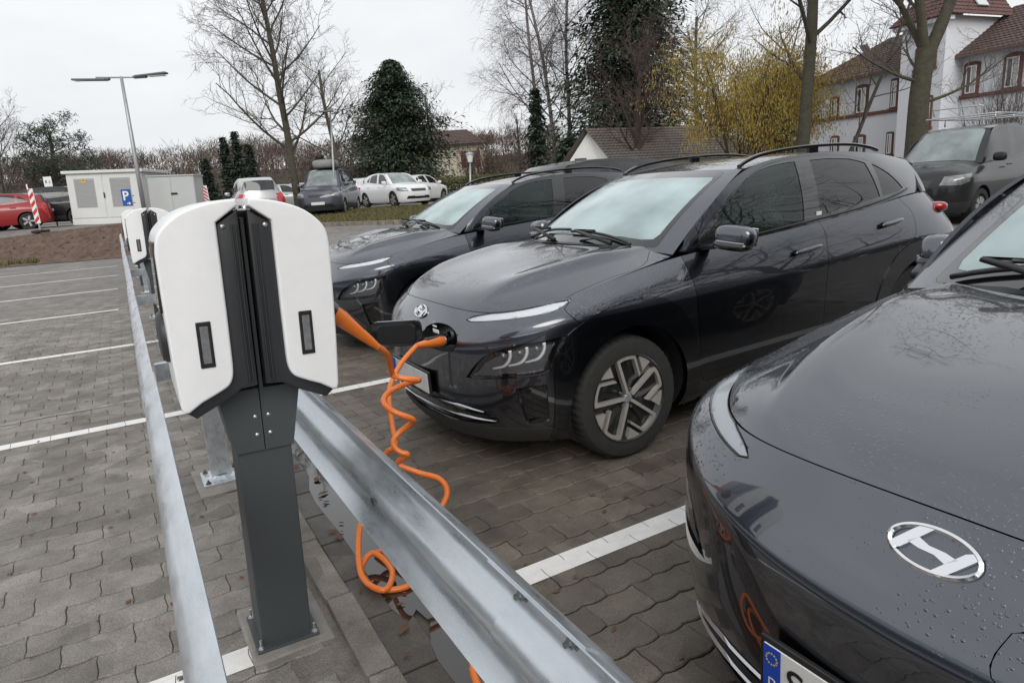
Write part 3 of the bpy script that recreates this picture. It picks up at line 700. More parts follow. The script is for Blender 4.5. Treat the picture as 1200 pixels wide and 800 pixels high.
def make_kona():
    root = empty('charging_car')
    wr = Shell(wrap_net(), 54, 190, (2.1, 0, .6)); side_x = lambda c: c.x > .35 and c.y > .4; frontc = lambda c: c.x < .75
    wr.cut(OPEN_F, 'xz', lambda c: .3 < c.x < 1.4 and c.y > .5, False); wr.cut(OPEN_R, 'xz', lambda c: 2.9 < c.x < 4. and c.y > .5, False)
    wr.cut(FLARE_F, 'xz', lambda c: .3 < c.x < 1.5 and c.y > .5, False); wr.cut(FLARE_R, 'xz', lambda c: 2.8 < c.x < 4.05 and c.y > .5, False)
    wr.cut(DF, 'xz', lambda c: 1.2 < c.x < 2.7 and c.y > .5, False); wr.cut([(1.43, .292), (2.40, .292)], 'xz', lambda c: 1.2 < c.x < 2.7 and c.y > .5, False)
    wr.cut(DR, 'xz', lambda c: 2.3 < c.x < 3.6 and c.y > .5, False)
    wr.cut(HL, 'sz', frontc); wr.cut(HLI, 'sz', frontc); wr.cut(DRL, 'sz', frontc); wr.cut(VENT, 'sz', frontc); wr.cut(GAPB, 'sz', frontc, False)
    wr.cut(GRIL, 'yz', lambda c: c.x < .4, False); wr.cut(LIPT, 'yz', lambda c: c.x < .6, False)
    wr.cut(PORT, 'yz', lambda c: c.x < .35)
    wr.cut([(3.90, .05), (3.90, 1.3)], 'xz', lambda c: c.x > 3.8 and c.y > .4, False); wr.cut([(-.05, .62), (.60, .62), (.66, .70), (.66, 1.2)], 'yz', lambda c: c.x > 3.95, False)
    def cls(c):
        s = (c.x+c.y)*S2; z = c.z
        if c.y > .5 and .3 < c.x < 1.45:
            if inpoly(c.x, z, OPEN_F+[(1.22, -.1), (.5, -.1)]): return None
        if c.y > .5 and 2.9 < c.x < 4.:
            if inpoly(c.x, z, OPEN_R+[(3.81, -.1), (3.10, -.1)]): return None
        if c.x < .75:
            if inpoly(s, z, HLI): return 'hl_in'
            if inpoly(s, z, HL): return 'hl'
            if inpoly(s, z, DRL): return 'drl'
            if inpoly(s, z, VENT): return 'vent'
        if c.y > .5 and .3 < c.x < 1.5 and inpoly(c.x, z, FLARE_F): return 'flare_f'
        if c.y > .5 and 2.8 < c.x < 4.05 and inpoly(c.x, z, FLARE_R): return 'flare_r'
        if c.x < .45:
            if inpoly(c.y, z, PORT): return 'port'
            if inpoly(c.y, z, GRIL+[(-.02, .3)]): return 'grille'
        if c.x < .42 and z < .283: return 'lip'
        if c.y > .5:
            if inpoly(c.x, z, DF): return 'door_f'
            if inpoly(c.x, z, DR): return 'door_r'
        if c.x < .75:
            # bumper side of the seam from the light to the arch
            if inpoly(s, z, [(-.1, 0), (-.1, .95), (.962, .95)]+GAPB+[(1.08, 0)]): return 'bumper'
        if c.x < 1.38 and z > .3: return 'fender'
        if (c.x < 3.3 and z < .32) or (c.x < 1.6 and z < .40) or z < .30 and c.x < 3.9: return 'sill'
        if c.x > 3.9:
            if c.x > 3.98 and (c.y < .66 and z > .62): return 'hatch'
            return 'bumper_r'
        return 'quarter'
    R = wr.split(cls)
    bp = piece(R['bumper'], sym=True, extra=R['port']); fb = bm_obj(bp, 'front_bumper', 'paint_lit', root); bp.free()
    pair(R['flare_f'], 'wheel_arch', 'paint_shaded', root, off=.007, lip=.03, gap=0); pair(R['flare_r'], 'wheel_arch', 'paint_shaded', root, off=.007, lip=.03, gap=0)
    doors = pair(R['door_f'], 'front_door', 'paint_shaded', root)+pair(R['door_r'], 'rear_door', 'paint_shaded', root)
    pair(R['fender'], 'front_fender', 'paint_lit', root); pair(R['quarter'], 'rear_quarter', 'paint_shaded', root)
    if 'sill' in R: pair(R['sill'], 'side_sill', 'plastic_dark', root)
    single(R['bumper_r'], 'rear_bumper', 'paint_shaded', root); hatch = single(R['hatch'], 'tailgate', 'paint_shaded', root)
    lipo = single(R['lip'], 'front_lip', 'plastic_dark', root, off=.004, gap=0)
    # lower grille: set-back dark strip with two bright blades
    gr = single(R['grille'], 'lower_grille', 'gloss_black', root, off=-.028, gap=0, lip=-.03)
    def fx(y, z): 
        h = wr.hit((-1, abs(y), z), (1, 0, 0))[0]; return h.x if h else .3
    for pts in ([(0, .392), (.156, .396), (.32, .394), (.472, .388), (.60, .371)], [(0, .345), (.138, .345), (.30, .338), (.448, .331), (.645, .321)]):
        hp = smooth2(pts, 5); path = [Vector((fx(y, z)-.002, y, z)) for y, z in hp]
        full = [Vector((p.x, -p.y, p.z)) for p in reversed(path[1:])]+path
        b = MB(); vs = []; fs = []
        for i, p in enumerate(full):
            e = .35+.65*min(1, (len(full)/2-abs(i-len(full)/2))/4); wide = .006+(.010 if abs(p.y) > .42 else 0)
            for dz, dx in ((-wide*.5, .004), (-.001, -.006), (wide*.5, .0), (0, .02)): vs.append((p.x+dx, p.y, p.z+dz*e))
        for i in range(len(full)-1):
            for k in range(4): fs.append((i*4+k, i*4+(k+1) % 4, (i+1)*4+(k+1) % 4, (i+1)*4+k))
        b.add(vs, fs).build('chrome_blade', 'satin_metal', gr)
    # side vents: a pocket pressed into the bumper corner
    pair(R['vent'], 'bumper_vent', 'gloss_black', root, off=-.022, gap=0, lip=-.024)
    # headlights: black housing, clear lens, three bright hooks inside
    hs = pair(R['hl']+R['hl_in'], 'headlight', 'gloss_black', root, off=-.016, gap=0, lip=-.016)
    for o, mir in zip(hs, (False, True)):
        b = piece(R['hl_in'], gap=0, lip=.02, off=-.003); bm_obj(b, 'lens', 'glass_lens', o, mir); b.free()
        b = piece(R['hl_in'], gap=.004, lip=.01, off=-.0145); bm_obj(b, 'reflector', 'reflector', o, mir); b.free()
        for q in range(3):
            s0 = .668+q*.086; z0 = .668+q*.015
            pts = []
            for (ds, dz) in ((.014, .030), (.016, .006), (.002, -.026), (-.026, -.050), (-.085, -.062)):
                s = s0+ds; z = z0+dz; best = wr.hit(Vector((s*S2-1*S2*1, s*S2+1*S2, z)), Vector((S2, -S2, 0)))
                if best[0] is None: continue
                pts.append(best[0]-best[1]*.012)
            if len(pts) > 2:
                pp = bez(pts, 4)
                if mir: pp = [Vector((p.x, -p.y, p.z)) for p in pp]
                MB().tube(pp, [.0095*(.5+.5*min(1, 3*(1-i/(len(pp)-1)))) for i in range(len(pp))], 6).build('light_guide', 'led_white', o, True)
            # projector eye
            s = s0-.022; z = z0+.004; h = wr.hit(Vector((s*S2-S2, s*S2+S2, z)), Vector((S2, -S2, 0)))
            if h[0] is not None:
                c = h[0]-h[1]*.018; n_ = h[1].copy()
                if mir: c = Vector((c.x, -c.y, c.z)); n_.y *= -1
                MB().sphere(c, .015, 12, 8).build('projector', 'led_grey', o, True)
    ds = pair(R['drl'], 'daytime_light', 'gloss_black', root, off=-.008, gap=0, lip=-.008)
    for o, mir in zip(ds, (False, True)):
        b = piece(R['drl'], gap=.001, lip=.008, off=.0005); bm_obj(b, 'lens', 'glass_lens', o, mir); b.free()
        b = piece(R['drl'], gap=.0055, lip=.004, off=-.003); bm_obj(b, 'light_strip', 'led_frost', o, mir); b.free()
    # charge port: left side opened, right side closed flush with the bumper
    b = piece(R['port'], off=-.045, gap=0, lip=-.047); pw = bm_obj(b, 'charge_port', 'trim_black', root, True); b.free()
    px_ = fx(.40, .735)
    Mx = Matrix.Translation((px_+.030, -.40, .735)) @ Matrix.Rotation(R_(-78), 4, 'Y')
    MB().lathe([(.0, .010), (.026, .010), (.030, .030), (.036, .030), (.037, .0), (.037, -.02)], 24, Mx).build('socket', 'gloss_black', pw, True, 40)
    pl = fx(.24, .755); MB().bbox((pl+.012, -.235, .752), (.004, .075, .020), .002).build('sticker', 'label_white', pw); MB().bbox((pl+.018, -.21, .775), (.004, .05, .010), .002).build('sticker', 'label_white', pw)
    b = piece(R['port'], gap=0, lip=0); cov = bpy.data.meshes.new('port_cover'); 
    for v in b.verts: v.co.y *= -1
    bmesh.ops.reverse_faces(b, faces=b.faces[:]); b.to_mesh(cov); cov.materials.append(MATS['paint_lit']); b.free(); root['cover'] = cov.name
    # flap: swung out on its inner hinge
    def rrect(x0, x1, y0, y1, r): return [(cx+r*math.cos(R_(a)), cy+r*math.sin(R_(a))) for cx, cy, a0 in ((x1-r, y1-r, 0), (x0+r, y1-r, 90), (x0+r, y0+r, 180), (x1-r, y0+r, 270)) for a in (a0, a0+30, a0+60, a0+90)]
    hx = fx(.13, .735); dr = Vector((-.80, .60, 0)); nr = Vector((-.6, -.8, 0))
    Mf = Matrix(((dr.x, 0, nr.x, hx-.006), (dr.y, 0, nr.y, -.125), (0, 1, 0, .742), (0, 0, 0, 1)))
    flap = MB().prism(rrect(0, .285, -.082, .066, .035), -.012, .002, Mf, .98).build('port_flap', 'gloss_black', root)
    MB().prism(rrect(.03, .26, -.062, .046, .03), .002, .010, Mf, .93).build('flap_liner', 'trim_black', flap)
    # hood
    def crease(s_, t_):
        # character line: gentle inner slope, sharp fall towards the fender
        tr = .42+.30*s_; A_ = .034*sst(.04, .45, s_)*(1-.7*sst(.8, 1, s_)); e = math.exp(-((tr-t_)/.24)**2) if t_ < tr else math.exp(-((t_-tr)/.065)**2)
        return A_*e*(1-sst(.86, 1, t_))
    hd = Shell(hood_net(), 64, 90, (.7, 0, .5), crease); hd.cut(HOODC, 'xy', None, False)
    far = HOODC+[(1.6, .5), (1.6, 1.2), (.3, 1.2)]
    RH = hd.split(lambda c: 'fender' if inpoly(c.x, c.y, far) else 'hood')
    single(RH['hood'], 'hood', 'paint_lit', root, lip=.02)
    if 'fender' in RH: pair(RH['fender'], 'fender_top', 'paint_lit', root, gap=.0006)
    # windscreen with dark border, pillars in body colour
    global KWS
    ws = KWS = Shell(wind_net(), 30, 40, (1.9, 0, .9)); ws.cut(WS, 'yz', None, False); ws.cut(WSI, 'yz', None, False)
    RW = ws.split(lambda c: 'glass' if inpoly(c.y, c.z, WSI+[(-.01, 1.2)]) else ('border' if inpoly(c.y, c.z, WS+[(-.01, 1.2)]) else ('cowl' if c.z < 1.10 and c.y < .6 else 'pillar')))
    wb = single(RW['border'], 'windscreen', 'gloss_black', root, gap=.001, lip=.01)
    single(RW['glass'], 'pane', 'glass_front', wb, gap=0, lip=0)
    pair(RW['pillar'], 'front_pillar', 'paint_lit', root, gap=0, lip=.015)
    if 'cowl' in RW: single(RW['cowl'], 'cowl', 'trim_black', root, gap=0, lip=0)
    # sensor housing behind the glass
    MB().bbox((1.90, 0, 1.395), (.16, .22, .03), .012, Matrix.Rotation(R_(-25), 3, 'Y')).build('sensor_box', 'inside', wb)
    MB().bbox((1.97, 0, 1.36), (.03, .24, .07), .012, Matrix.Rotation(R_(-15), 3, 'Y')).build('inner_mirror', 'trim_black', wb)
    # side windows
    sd_ = Shell(side_net(), 34, 110, (2.5, 0, 1.2))
    for P in (WINF, WINR, WINQ, FRAME): sd_.cut(P, 'xz')
    RS = sd_.split(lambda c: 'f' if inpoly(c.x, c.z, WINF) else 'r' if inpoly(c.x, c.z, WINR) else 'q' if inpoly(c.x, c.z, WINQ) else 'trim' if inpoly(c.x, c.z, FRAME) else 'paint')
    pair(RS['paint'], 'roof_side', 'paint_shaded', root, gap=.0006)
    tr = pair(RS['trim'], 'window_trim', 'gloss_black', root, gap=.0008, lip=.02)
    for k, m_, nm in (('f', 'glass_side', 'front_window'), ('r', 'glass_privacy', 'rear_window'), ('q', 'glass_privacy', 'quarter_window')):
        pair(RS[k], nm, m_, root, gap=0, lip=0, off=-.004)
    # belt moulding and a small white sticker on the rear pillar trim
    for sgn in (-1, 1):
        pth = []
        for x in np.linspace(1.58, 3.60, 30):
            z = np.interp(x, [1.55, 1.95, 2.4, 2.9, 3.3, 3.6], [1.056, 1.067, 1.088, 1.114, 1.15, 1.195]); h = sd_.hit((x, 2, z), (0, -1, 0))[0]
            if h: pth.append((h.x, (h.y+.002)*sgn, h.z))
        MB().tube(pth, .007, 6).build('belt_moulding', 'trim_black', root, True)
        h = sd_.hit((2.545, 2, 1.128), (0, -1, 0))[0]
        MB().bbox((2.545, (h.y+.003)*sgn, 1.128), (.05, .003, .024), .001).build('sticker', 'label_white', root)
    # roof, roof rails
    rf = Shell(roof_net(), 40, 30, (2.7, 0, 1.0)); single(rf.bm.faces[:], 'roof', 'paint_lit', root, gap=.0006)
    for sgn in (-1, 1):
        pts = [(2.06, .545, 1.462), (2.14, .545, 1.494), (2.28, .543, 1.523), (2.55, .538, 1.543), (2.9, .532, 1.547), (3.2, .527, 1.535), (3.42, .522, 1.506), (3.52, .52, 1.480)]
        b = MB(); pp = bez([(x, y*sgn, z) for x, y, z in pts], 6); vs = []; fs = []
        for i, p in enumerate(pp):
            for dy, dz in ((-.012, -.012), (.012, -.012), (.012, .004), (.006, .010), (-.006, .010), (-.012, .004)): vs.append((p.x, p.y+dy, p.z+dz))
        for i in range(len(pp)-1):
            for k in range(6): fs.append((i*6+k, i*6+(k+1) % 6, (i+1)*6+(k+1) % 6, (i+1)*6+k))
        fs += [tuple(range(6)), tuple(len(vs)-6+k for k in range(6))]
        b.add(vs, fs); b.box((2.78, .534*sgn, 1.520), (.09, .022, .055))
        b.build('roof_rail', 'gloss_black', root, True, 40)
    # rear glass, spoiler, lamps
    rr = Shell(rear_net(), 24, 24, (3., 0, .9)); RG = rr.split(lambda c: 'g' if c.y < .50 and c.z > 1.13 else 'p')
    single(RG['g'], 'rear_glass', 'glass_privacy', hatch, gap=.001, lip=.01); single(RG['p'], 'hatch_frame', 'paint_shaded', hatch, gap=0)
    MB().bbox((3.97, 0, 1.372), (.22, .96, .05), .02, Matrix.Rotation(R_(12), 3, 'Y')).build('spoiler', 'gloss_black', hatch, True, 40)
    for sgn in (-1, 1):
        h = wr.hit((3.86, 2, 1.04), (0, -1, 0)); p = h[0]
        tl = superbox((3.93, (p.y-.05)*sgn, 1.035), (.20, .17, .075), .7, M=Matrix.Rotation(R_(-28*sgn), 3, 'Z') @ Matrix.Rotation(R_(6), 3, 'Y')); tl.build('tail_light', 'lamp_red', root, True)
        superbox((3.97, .80*sgn, .735), (.42, .22, .13), .7, 24, 12, Matrix.Rotation(R_(-20*sgn), 3, 'Z') @ Matrix.Rotation(R_(-5), 3, 'Y')).build('rear_cladding', 'paint_shaded', root, True)
    # mirrors
    for sgn in (-1, 1):
        Mz = Matrix.Rotation(R_(-10*sgn), 3, 'Z') @ Matrix.Rotation(R_(-6*sgn), 3, 'X')
        mr = superbox((1.545, .975*sgn, 1.105), (.115, .225, .125), .62, 28, 16, Mz)
        mo = mr.build('door_mirror', 'paint_lit', root, True)
        superbox((1.535, .965*sgn, 1.062), (.12, .215, .055), .6, 24, 10, Mz).build('mirror_base', 'gloss_black', mo, True)
        MB().bbox((1.525, .835*sgn, 1.052), (.085, .18, .032), .012, Matrix.Rotation(R_(8*sgn), 3, 'X')).build('mirror_arm', 'trim_black', mo, True, 40)
        MB().bbox((1.490, .985*sgn, 1.082), (.008, .17, .008), .003, Mz).build('turn_signal', 'led_grey', mo)
        MB().bbox((1.602, .975*sgn, 1.105), (.006, .18, .095), .003, Mz).build('mirror_glass', 'chrome', mo)
    # handles with their pockets
    for i, (xa, za, xb, zb) in enumerate(((2.165, .926, 2.43, .946), (3.06, .992, 3.32, 1.012))):
        for k, sgn in ((0, 1), (1, -1)):
            d = doors[i*2+k]; xm, zm = (xa+xb)/2, (za+zb)/2; h = wr.hit((xm, 2, zm), (0, -1, 0)); y = h[0].y; an = math.atan2(zb-za, xb-xa)
            tl = math.atan2(h[1].z, h[1].y)
            Mr = Matrix.Rotation(tl*sgn, 3, 'X') @ Matrix.Rotation(-an, 3, 'Y')
            superbox((xm-.01, (y-.008)*sgn, zm-.020), (.17, .022, .062), .8, 20, 8, Mr).build('handle_pocket', 'gloss_black', d, True)
            superbox((xm, (y+.022)*sgn, zm), (xb-xa, .026, .026), .55, 18, 8, Mr).build('handle', 'paint_lit', d, True)
            MB().box((xm+.075, (y+.009)*sgn, zm), (.02, .028, .016), Mr).box((xm-.105, (y+.009)*sgn, zm), (.02, .028, .016), Mr).build('handle_mount', 'trim_black', d)
    # wipers
    for (xa, ya, xb, yb) in ((1.20, -.60, 1.175, .02), (1.19, .05, 1.235, .58)):
        pts = []
        for t in np.linspace(0, 1, 9):
            y = ya+(yb-ya)*t; h = ws.hit((xa+(xb-xa)*t+.0, abs(y), 3), (0, 0, -1))[0]
            if h: pts.append(h+Vector((0, 0, .020)))
            if h: pts[-1].y = y
        b = MB().tube(pts, .009, 6)
        wa = b.build('wiper', 'trim_black', root, True)
        b = MB(); pa = pts[len(pts)//2]; b.tube([pa+Vector((0, 0, .012)), pa+Vector((-.04, .15, .016)), Vector((1.11, ya+.08 if ya > -.3 else ya+.15, 1.105))], [.008, .010, .016], 6); b.build('wiper_arm', 'trim_black', wa, True)
    # emblem: oval ring and leaning letter form
    c, nrm = wr.hit((-1, 0.001, .826), (1, 0, 0)); nrm = Vector((nrm.x, 0, nrm.z)).normalized(); c.y = 0
    tz = Vector((-nrm.z, 0, nrm.x)); tz = tz if tz.z > 0 else -tz
    tx = Vector((0, -1, 0))                          # to the viewer's right
    Me = Matrix(((tx.x, tz.x, nrm.x, c.x), (tx.y, tz.y, nrm.y, c.y), (tx.z, tz.z, nrm.z, c.z), (0, 0, 0, 1)))
    a_, b_ = .079, .041; b = MB(); prof = [(-.0085, .0), (-.0085, .006), (-.004, .0095), (.001, .006), (.001, 0)]; n = 48; vs = []; fs = []
    for i in range(n):
        t = 2*math.pi*i/n; u = Vector((math.cos(t)*a_, math.sin(t)*b_, 0)); nn = Vector((math.cos(t)/a_, math.sin(t)/b_, 0)).normalized()
        for o_, h_ in prof: vs.append(Me @ (u+nn*o_+Vector((0, 0, h_))))
    for i in range(n):
        for k in range(4): fs.append((i*5+k, ((i+1) % n)*5+k, ((i+1) % n)*5+k+1, i*5+k+1))
    b.add(vs, fs); em = b.build('emblem', 'chrome', root, True, 50)
    b = MB()
    def em_poly(P): b.prism(P, .0, .0085, Me, .97)
    def stroke(k): return [(k*x, k*y) for x, y in ((-.071, -.013), (-.062, -.022), (-.050, -.016), (-.030, .008), (-.004, .039), (-.026, .038), (-.040, .024))]
    em_poly(stroke(1)); em_poly(stroke(-1)); em_poly([(-.044, .000), (-.022, -.005), (.006, -.006), (.026, -.014), (.044, .000), (.022, .005), (-.006, .006), (-.026, .014)])
    b.build('emblem_letter', 'chrome', em, False)
    # number plate
    xp = min(fx(.0, .475), fx(.2, .475))-.012
    pb = MB().bbox((xp+.006, 0, .478), (.016, .545, .135), .005); pf = pb.build('plate_frame', 'trim_black', root)
    # interior: dash, seats, floor
    b = MB(); b.bbox((1.62, 0, .97), (.42, 1.30, .16), .06, Matrix.Rotation(R_(8), 3, 'Y')); b.build('dashboard', 'inside', root, True, 50)
    for (x, y) in ((2.15, .36), (2.15, -.36), (3.05, .40), (3.05, 0), (3.05, -.40)):
        w_ = .50 if x < 2.5 else .38
        b = superbox((x+.20, y, .87), (.14, w_, .64), .5, 18, 12, Matrix.Rotation(R_(14), 3, 'Y')); s_ = b.build('seat_back', 'seat_cloth', root, True)
        superbox((x+.31, y, 1.25), (.10, .26, .18), .6, 14, 8, Matrix.Rotation(R_(10), 3, 'Y')).build('headrest', 'seat_cloth', s_, True)
        superbox((x-.05, y, .58), (.52, w_, .16), .5, 16, 8).build('seat_cushion', 'seat_cloth', s_, True)
    b = MB(); pth = [Vector((1.86+.07*math.cos(a)*0+.05*math.sin(a), -.36+.185*math.cos(a), 1.0+.175*math.sin(a))) for a in np.linspace(0, 2*math.pi, 25)[:-1]]
    b.tube(pth, .015, 6, closed=True); b.build('steering_wheel', 'inside', root, True)
    fl_ = MB(); fl_.box((2.1, 0, .22), (3.7, 1.30, .05)); fl_.box((.55, 0, .45), (.02, 1.2, .45)); fl_.box((1.25, 0, .62), (.03, 1.5, .80)); fl_.box((3.75, 0, .62), (.03, 1.4, .85)); fl_.build('underbody', 'well_dark', root)
    # wheel wells and wheels
    for x in (.868, 3.46):
        for sgn in (-1, 1):
            b = MB(); M_ = Matrix.Translation((x, .875*sgn, .335)) @ Matrix.Rotation(R_(-90)*sgn, 4, 'X')
            b.lathe([(.40, 0), (.405, -.30), (.0, -.30)], 30, M_, *((math.pi-.35, 2*math.pi+.35) if sgn > 0 else (-.35, math.pi+.35))); b.build('wheel_well', 'well_dark', root)
    for x in (.85, 3.45):
        for sgn in (-1, 1): make_wheel(root, x, .875*sgn, .334, sgn < 0)
    return root
KONA = make_kona()
# ------------------------------------------------------------------ guard rails, posts
def galv(name, c1, c2, r0, r1):
    m = mat(name, c1, rough=.4, metal=.78); n = m.node_tree; b = n.nodes['Principled BSDF']; L = n.links.new; g = n.nodes.new('ShaderNodeNewGeometry')
    mp = n.nodes.new('ShaderNodeMapping'); mp.inputs['Scale'].default_value = (9, 2.2, 9); L(g.outputs['Position'], mp.inputs['Vector'])
    x = n.nodes.new('ShaderNodeTexNoise'); x.inputs['Scale'].default_value = 2.4; x.inputs['Detail'].default_value = 7; x.inputs['Roughness'].default_value = .7; L(mp.outputs[0], x.inputs['Vector'])
    r = n.nodes.new('ShaderNodeValToRGB'); r.color_ramp.elements[0].position = .32; r.color_ramp.elements[1].position = .66; r.color_ramp.elements[0].color = (*c2, 1); r.color_ramp.elements[1].color = (*c1, 1); L(x.outputs['Fac'], r.inputs['Fac']); L(r.outputs[0], b.inputs['Base Color'])
    q = n.nodes.new('ShaderNodeMapRange'); q.inputs[1].default_value = .3; q.inputs[2].default_value = .7; q.inputs[3].default_value = r0; q.inputs[4].default_value = r1; L(x.outputs['Fac'], q.inputs[0]); L(q.outputs[0], b.inputs['Roughness'])
    v = n.nodes.new('ShaderNodeTexNoise'); v.inputs['Scale'].default_value = 45; v.inputs['Detail'].default_value = 3; L(g.outputs['Position'], v.inputs['Vector'])
    bp = n.nodes.new('ShaderNodeBump'); bp.inputs['Strength'].default_value = .10; bp.inputs['Distance'].default_value = .003; L(v.outputs['Fac'], bp.inputs['Height']); L(bp.outputs['Normal'], b.inputs['Normal'])
galv('galvanised', (.68, .72, .76), (.50, .54, .58), .22, .42)
mat('bolt_grey', (.34, .35, .36), rough=.35, metal=.9); mat('bolt_dark', (.16, .16, .165), rough=.4, metal=.9)
mat('footing', (.30, .285, .26), rough=.9, noise=(9, .5), col2=(.17, .16, .145), bump=(40, .6, .006))
# back-of-rail profile, dx = away from the chargers
PROF = [(.004, .792), (.014, .788), (.055, .764), (.074, .748), (.080, .728), (.077, .706), (.066, .690), (.022, .668), (.004, .654), (-.002, .636), (.004, .618), (.022, .604), (.066, .582), (.077, .566), (.080, .544), (.074, .524), (.055, .508), (.014, .484), (.004, .480)]
PROF = [(a*.72, z) for a, z in PROF]
def beam(parent, xlip, sgn, y0, y1, dx=0.):
    b = MB(); n = len(PROF); vs = []; fs = []; th = .0035
    for y in (y0, y1):
        for off in (0, th):
            for i, (a, z) in enumerate(PROF):
                p, q = PROF[max(i-1, 0)], PROF[min(i+1, n-1)]; t = Vector((q[0]-p[0], q[1]-p[1])).normalized()
                vs.append((xlip+sgn*(a+dx-t.y*off), y, z+t.x*off))
    for i in range(n-1):
        fs += [(i, i+1, 2*n+i+1, 2*n+i), (n+i, 3*n+i, 3*n+i+1, n+i+1), (i, n+i, n+i+1, i+1), (2*n+i, 2*n+i+1, 3*n+i+1, 3*n+i)]
    fs += [(0, 2*n, 3*n, n), (n-1, 2*n-1, 4*n-1, 3*n-1)]
    o = b.add(vs, fs).build('rail_beam', 'galvanised', parent, True, 50)
    return o
def hexbolt(b, c, ax, r=.014, h=.012):
    M = Matrix.Translation(c) @ Vector(ax).to_track_quat('Z', 'Y').to_matrix().to_4x4()
    b.lathe([(r*1.5, 0), (r*1.5, .003), (r, .003), (r, h), (r*.55, h), (r*.5, h+.010), (0, h+.010)], 6, M)
railR = empty('guard_rail', (.485, 3, 0), label='galvanised steel guard rail between the chargers and the charging cars', cat='guard rail', group='guard rails either side of the chargers')
railL = empty('guard_rail', (.0, 3, 0), label='galvanised steel guard rail along the empty bays, left of the chargers', cat='guard rail', group='guard rails either side of the chargers')
for r in (railR, railL): r.location = (0, 0, 0)
for root, xl, sg, cuts in ((railR, .487, 1, (-.9, .86, 5.2, 9.4, 13.6, 17.8, 22.0)), (railL, .030, -1, (-.6, 3.0, 7.2, 11.4, 15.6, 19.8, 23.6))):
    for i in range(len(cuts)-1):
        beam(root, xl, sg, cuts[i]-.15, cuts[i+1]+.15, .0045*(i % 2))
        for dy in (-.06, .10):
            b = MB(); hexbolt(b, (xl+sg*.0505, cuts[i+1]+dy, .732), (-sg, 0, 0), .011, .012); b.build('splice_bolt', 'bolt_grey', root, False)
    y = .35
    while y < 23:
        b = MB(); b.prism([(.011*math.cos(a)*1.6, .011*math.sin(a)) for a in np.linspace(0, 2*math.pi, 11)[:-1]], 0, .0012, Matrix.Translation((xl+sg*(-.0022)+0, y, .637)) @ Vector((-sg, 0, 0)).to_track_quat('Z', 'Y').to_matrix().to_4x4()); b.build('bolt_slot', 'bolt_dark', root); y += 1.35
def rail_post(y, label):
    root = empty('rail_post', (0.262, y, 0), label=label, cat='post', group='rail posts between the two guard rails')
    # C-shaped steel post welded on a base plate, cross arm to both rails
    b = MB()
    sec = [(-.05, -.035), (.05, -.035), (.05, .035), (.032, .035), (.032, .029), (.044, .029), (.044, -.029), (-.044, -.029), (-.044, .029), (-.032, .029), (-.032, .035), (-.05, .035)]
    b.prism(sec, .012, .76, Matrix.Identity(4)); b.build('post', 'galvanised', root)
    MB().bbox((0, -.005, .016), (.20, .22, .012), .002).build('base_plate', 'galvanised', root)
    MB().lathe([(.075, .022), (.06, .03), (.048, .036)], 14, Matrix.Identity(4)).build('weld_collar', 'galvanised', root)
    for sx in (-1, 1):
        for sy in (-1, 1):
            q = MB(); hexbolt(q, (sx*.075, sy*.085-.005, .022), (0, 0, 1), .010, .010); q.build('anchor_bolt', 'bolt_dark', root)
    q = MB(); q.box((0, .045, .637), (.445, .012, .09)); q.box((0, .068, .679), (.445, .04, .006)); q.box((0, .068, .595), (.445, .04, .006)); q.build('cross_arm', 'galvanised', root)
    q = MB().bbox((0, -.01, .0045), (.27, .42, .011), .004, Matrix.Rotation(R_(2), 3, 'Z')); q.build('footing', 'footing', root)
    return root
for i, (yy, lb) in enumerate(((3.80, 'galvanised rail post on a base plate right behind the nearest charger'), (.55, 'galvanised rail post in front of the nearest charger, below the picture'), (7.08, 'galvanised rail post in front of the second charger'), (10.38, 'galvanised rail post behind the second charger'), (13.68, 'galvanised rail post in front of the third charger'), (16.98, 'galvanised rail post behind the third charger'), (20.3, 'last galvanised rail post before the earth bank'))):
    if i != 1: rail_post(yy, lb)
# ------------------------------------------------------------------ twin wall chargers on posts
mat('shell_white', (.83, .835, .845), rough=.38, coat=.2, noise=(26, .4), col2=(.80, .805, .815), bump=(420, .25, .0012))
mat('anthracite', (.052, .060, .064), rough=.5, noise=(120, .5), col2=(.060, .068, .072), bump=(600, .15, .001))
mat('case_black', (.022, .024, .027), rough=.42, noise=(90, .5), col2=(.028, .030, .033))
mat('zinc', (.55, .56, .58), rough=.35, metal=.9)
mat('lamp_grey', (.20, .21, .22), rough=.15, coat=1., noise=(40, .4), col2=(.10, .105, .11))
mat('orange', (.80, .20, .025), rough=.40, coat=.3, noise=(60, .5), col2=(.74, .17, .02))
mat('lead_seal', (.30, .31, .33), rough=.4, metal=.7)
SHELL = [(v[0], v[1]) for v in bez([(.016, 1.484, 0), (.060, 1.480, 0), (.110, 1.470, 0), (.160, 1.452, 0), (.200, 1.424, 0), (.228, 1.388, 0), (.236, 1.340, 0)], 4)]+[(.2355, 1.22), (.232, 1.05), (.226, .905), (.220, .888), (.206, .888)]+[(v[0], v[1]) for v in bez([(.170, .912, 0), (.122, .934, 0), (.092, .952, 0), (.079, .980, 0), (.076, 1.02, 0)], 3)]+[(.075, 1.16), (.075, 1.30), (.075, 1.420), (.014, 1.464)]
INNER = [(.012, 1.455), (.080, 1.410), (.084, 1.02), (.12, .955), (.224, .892), (.188, .862), (.10, .905), (.06, .93), (.012, .935)]
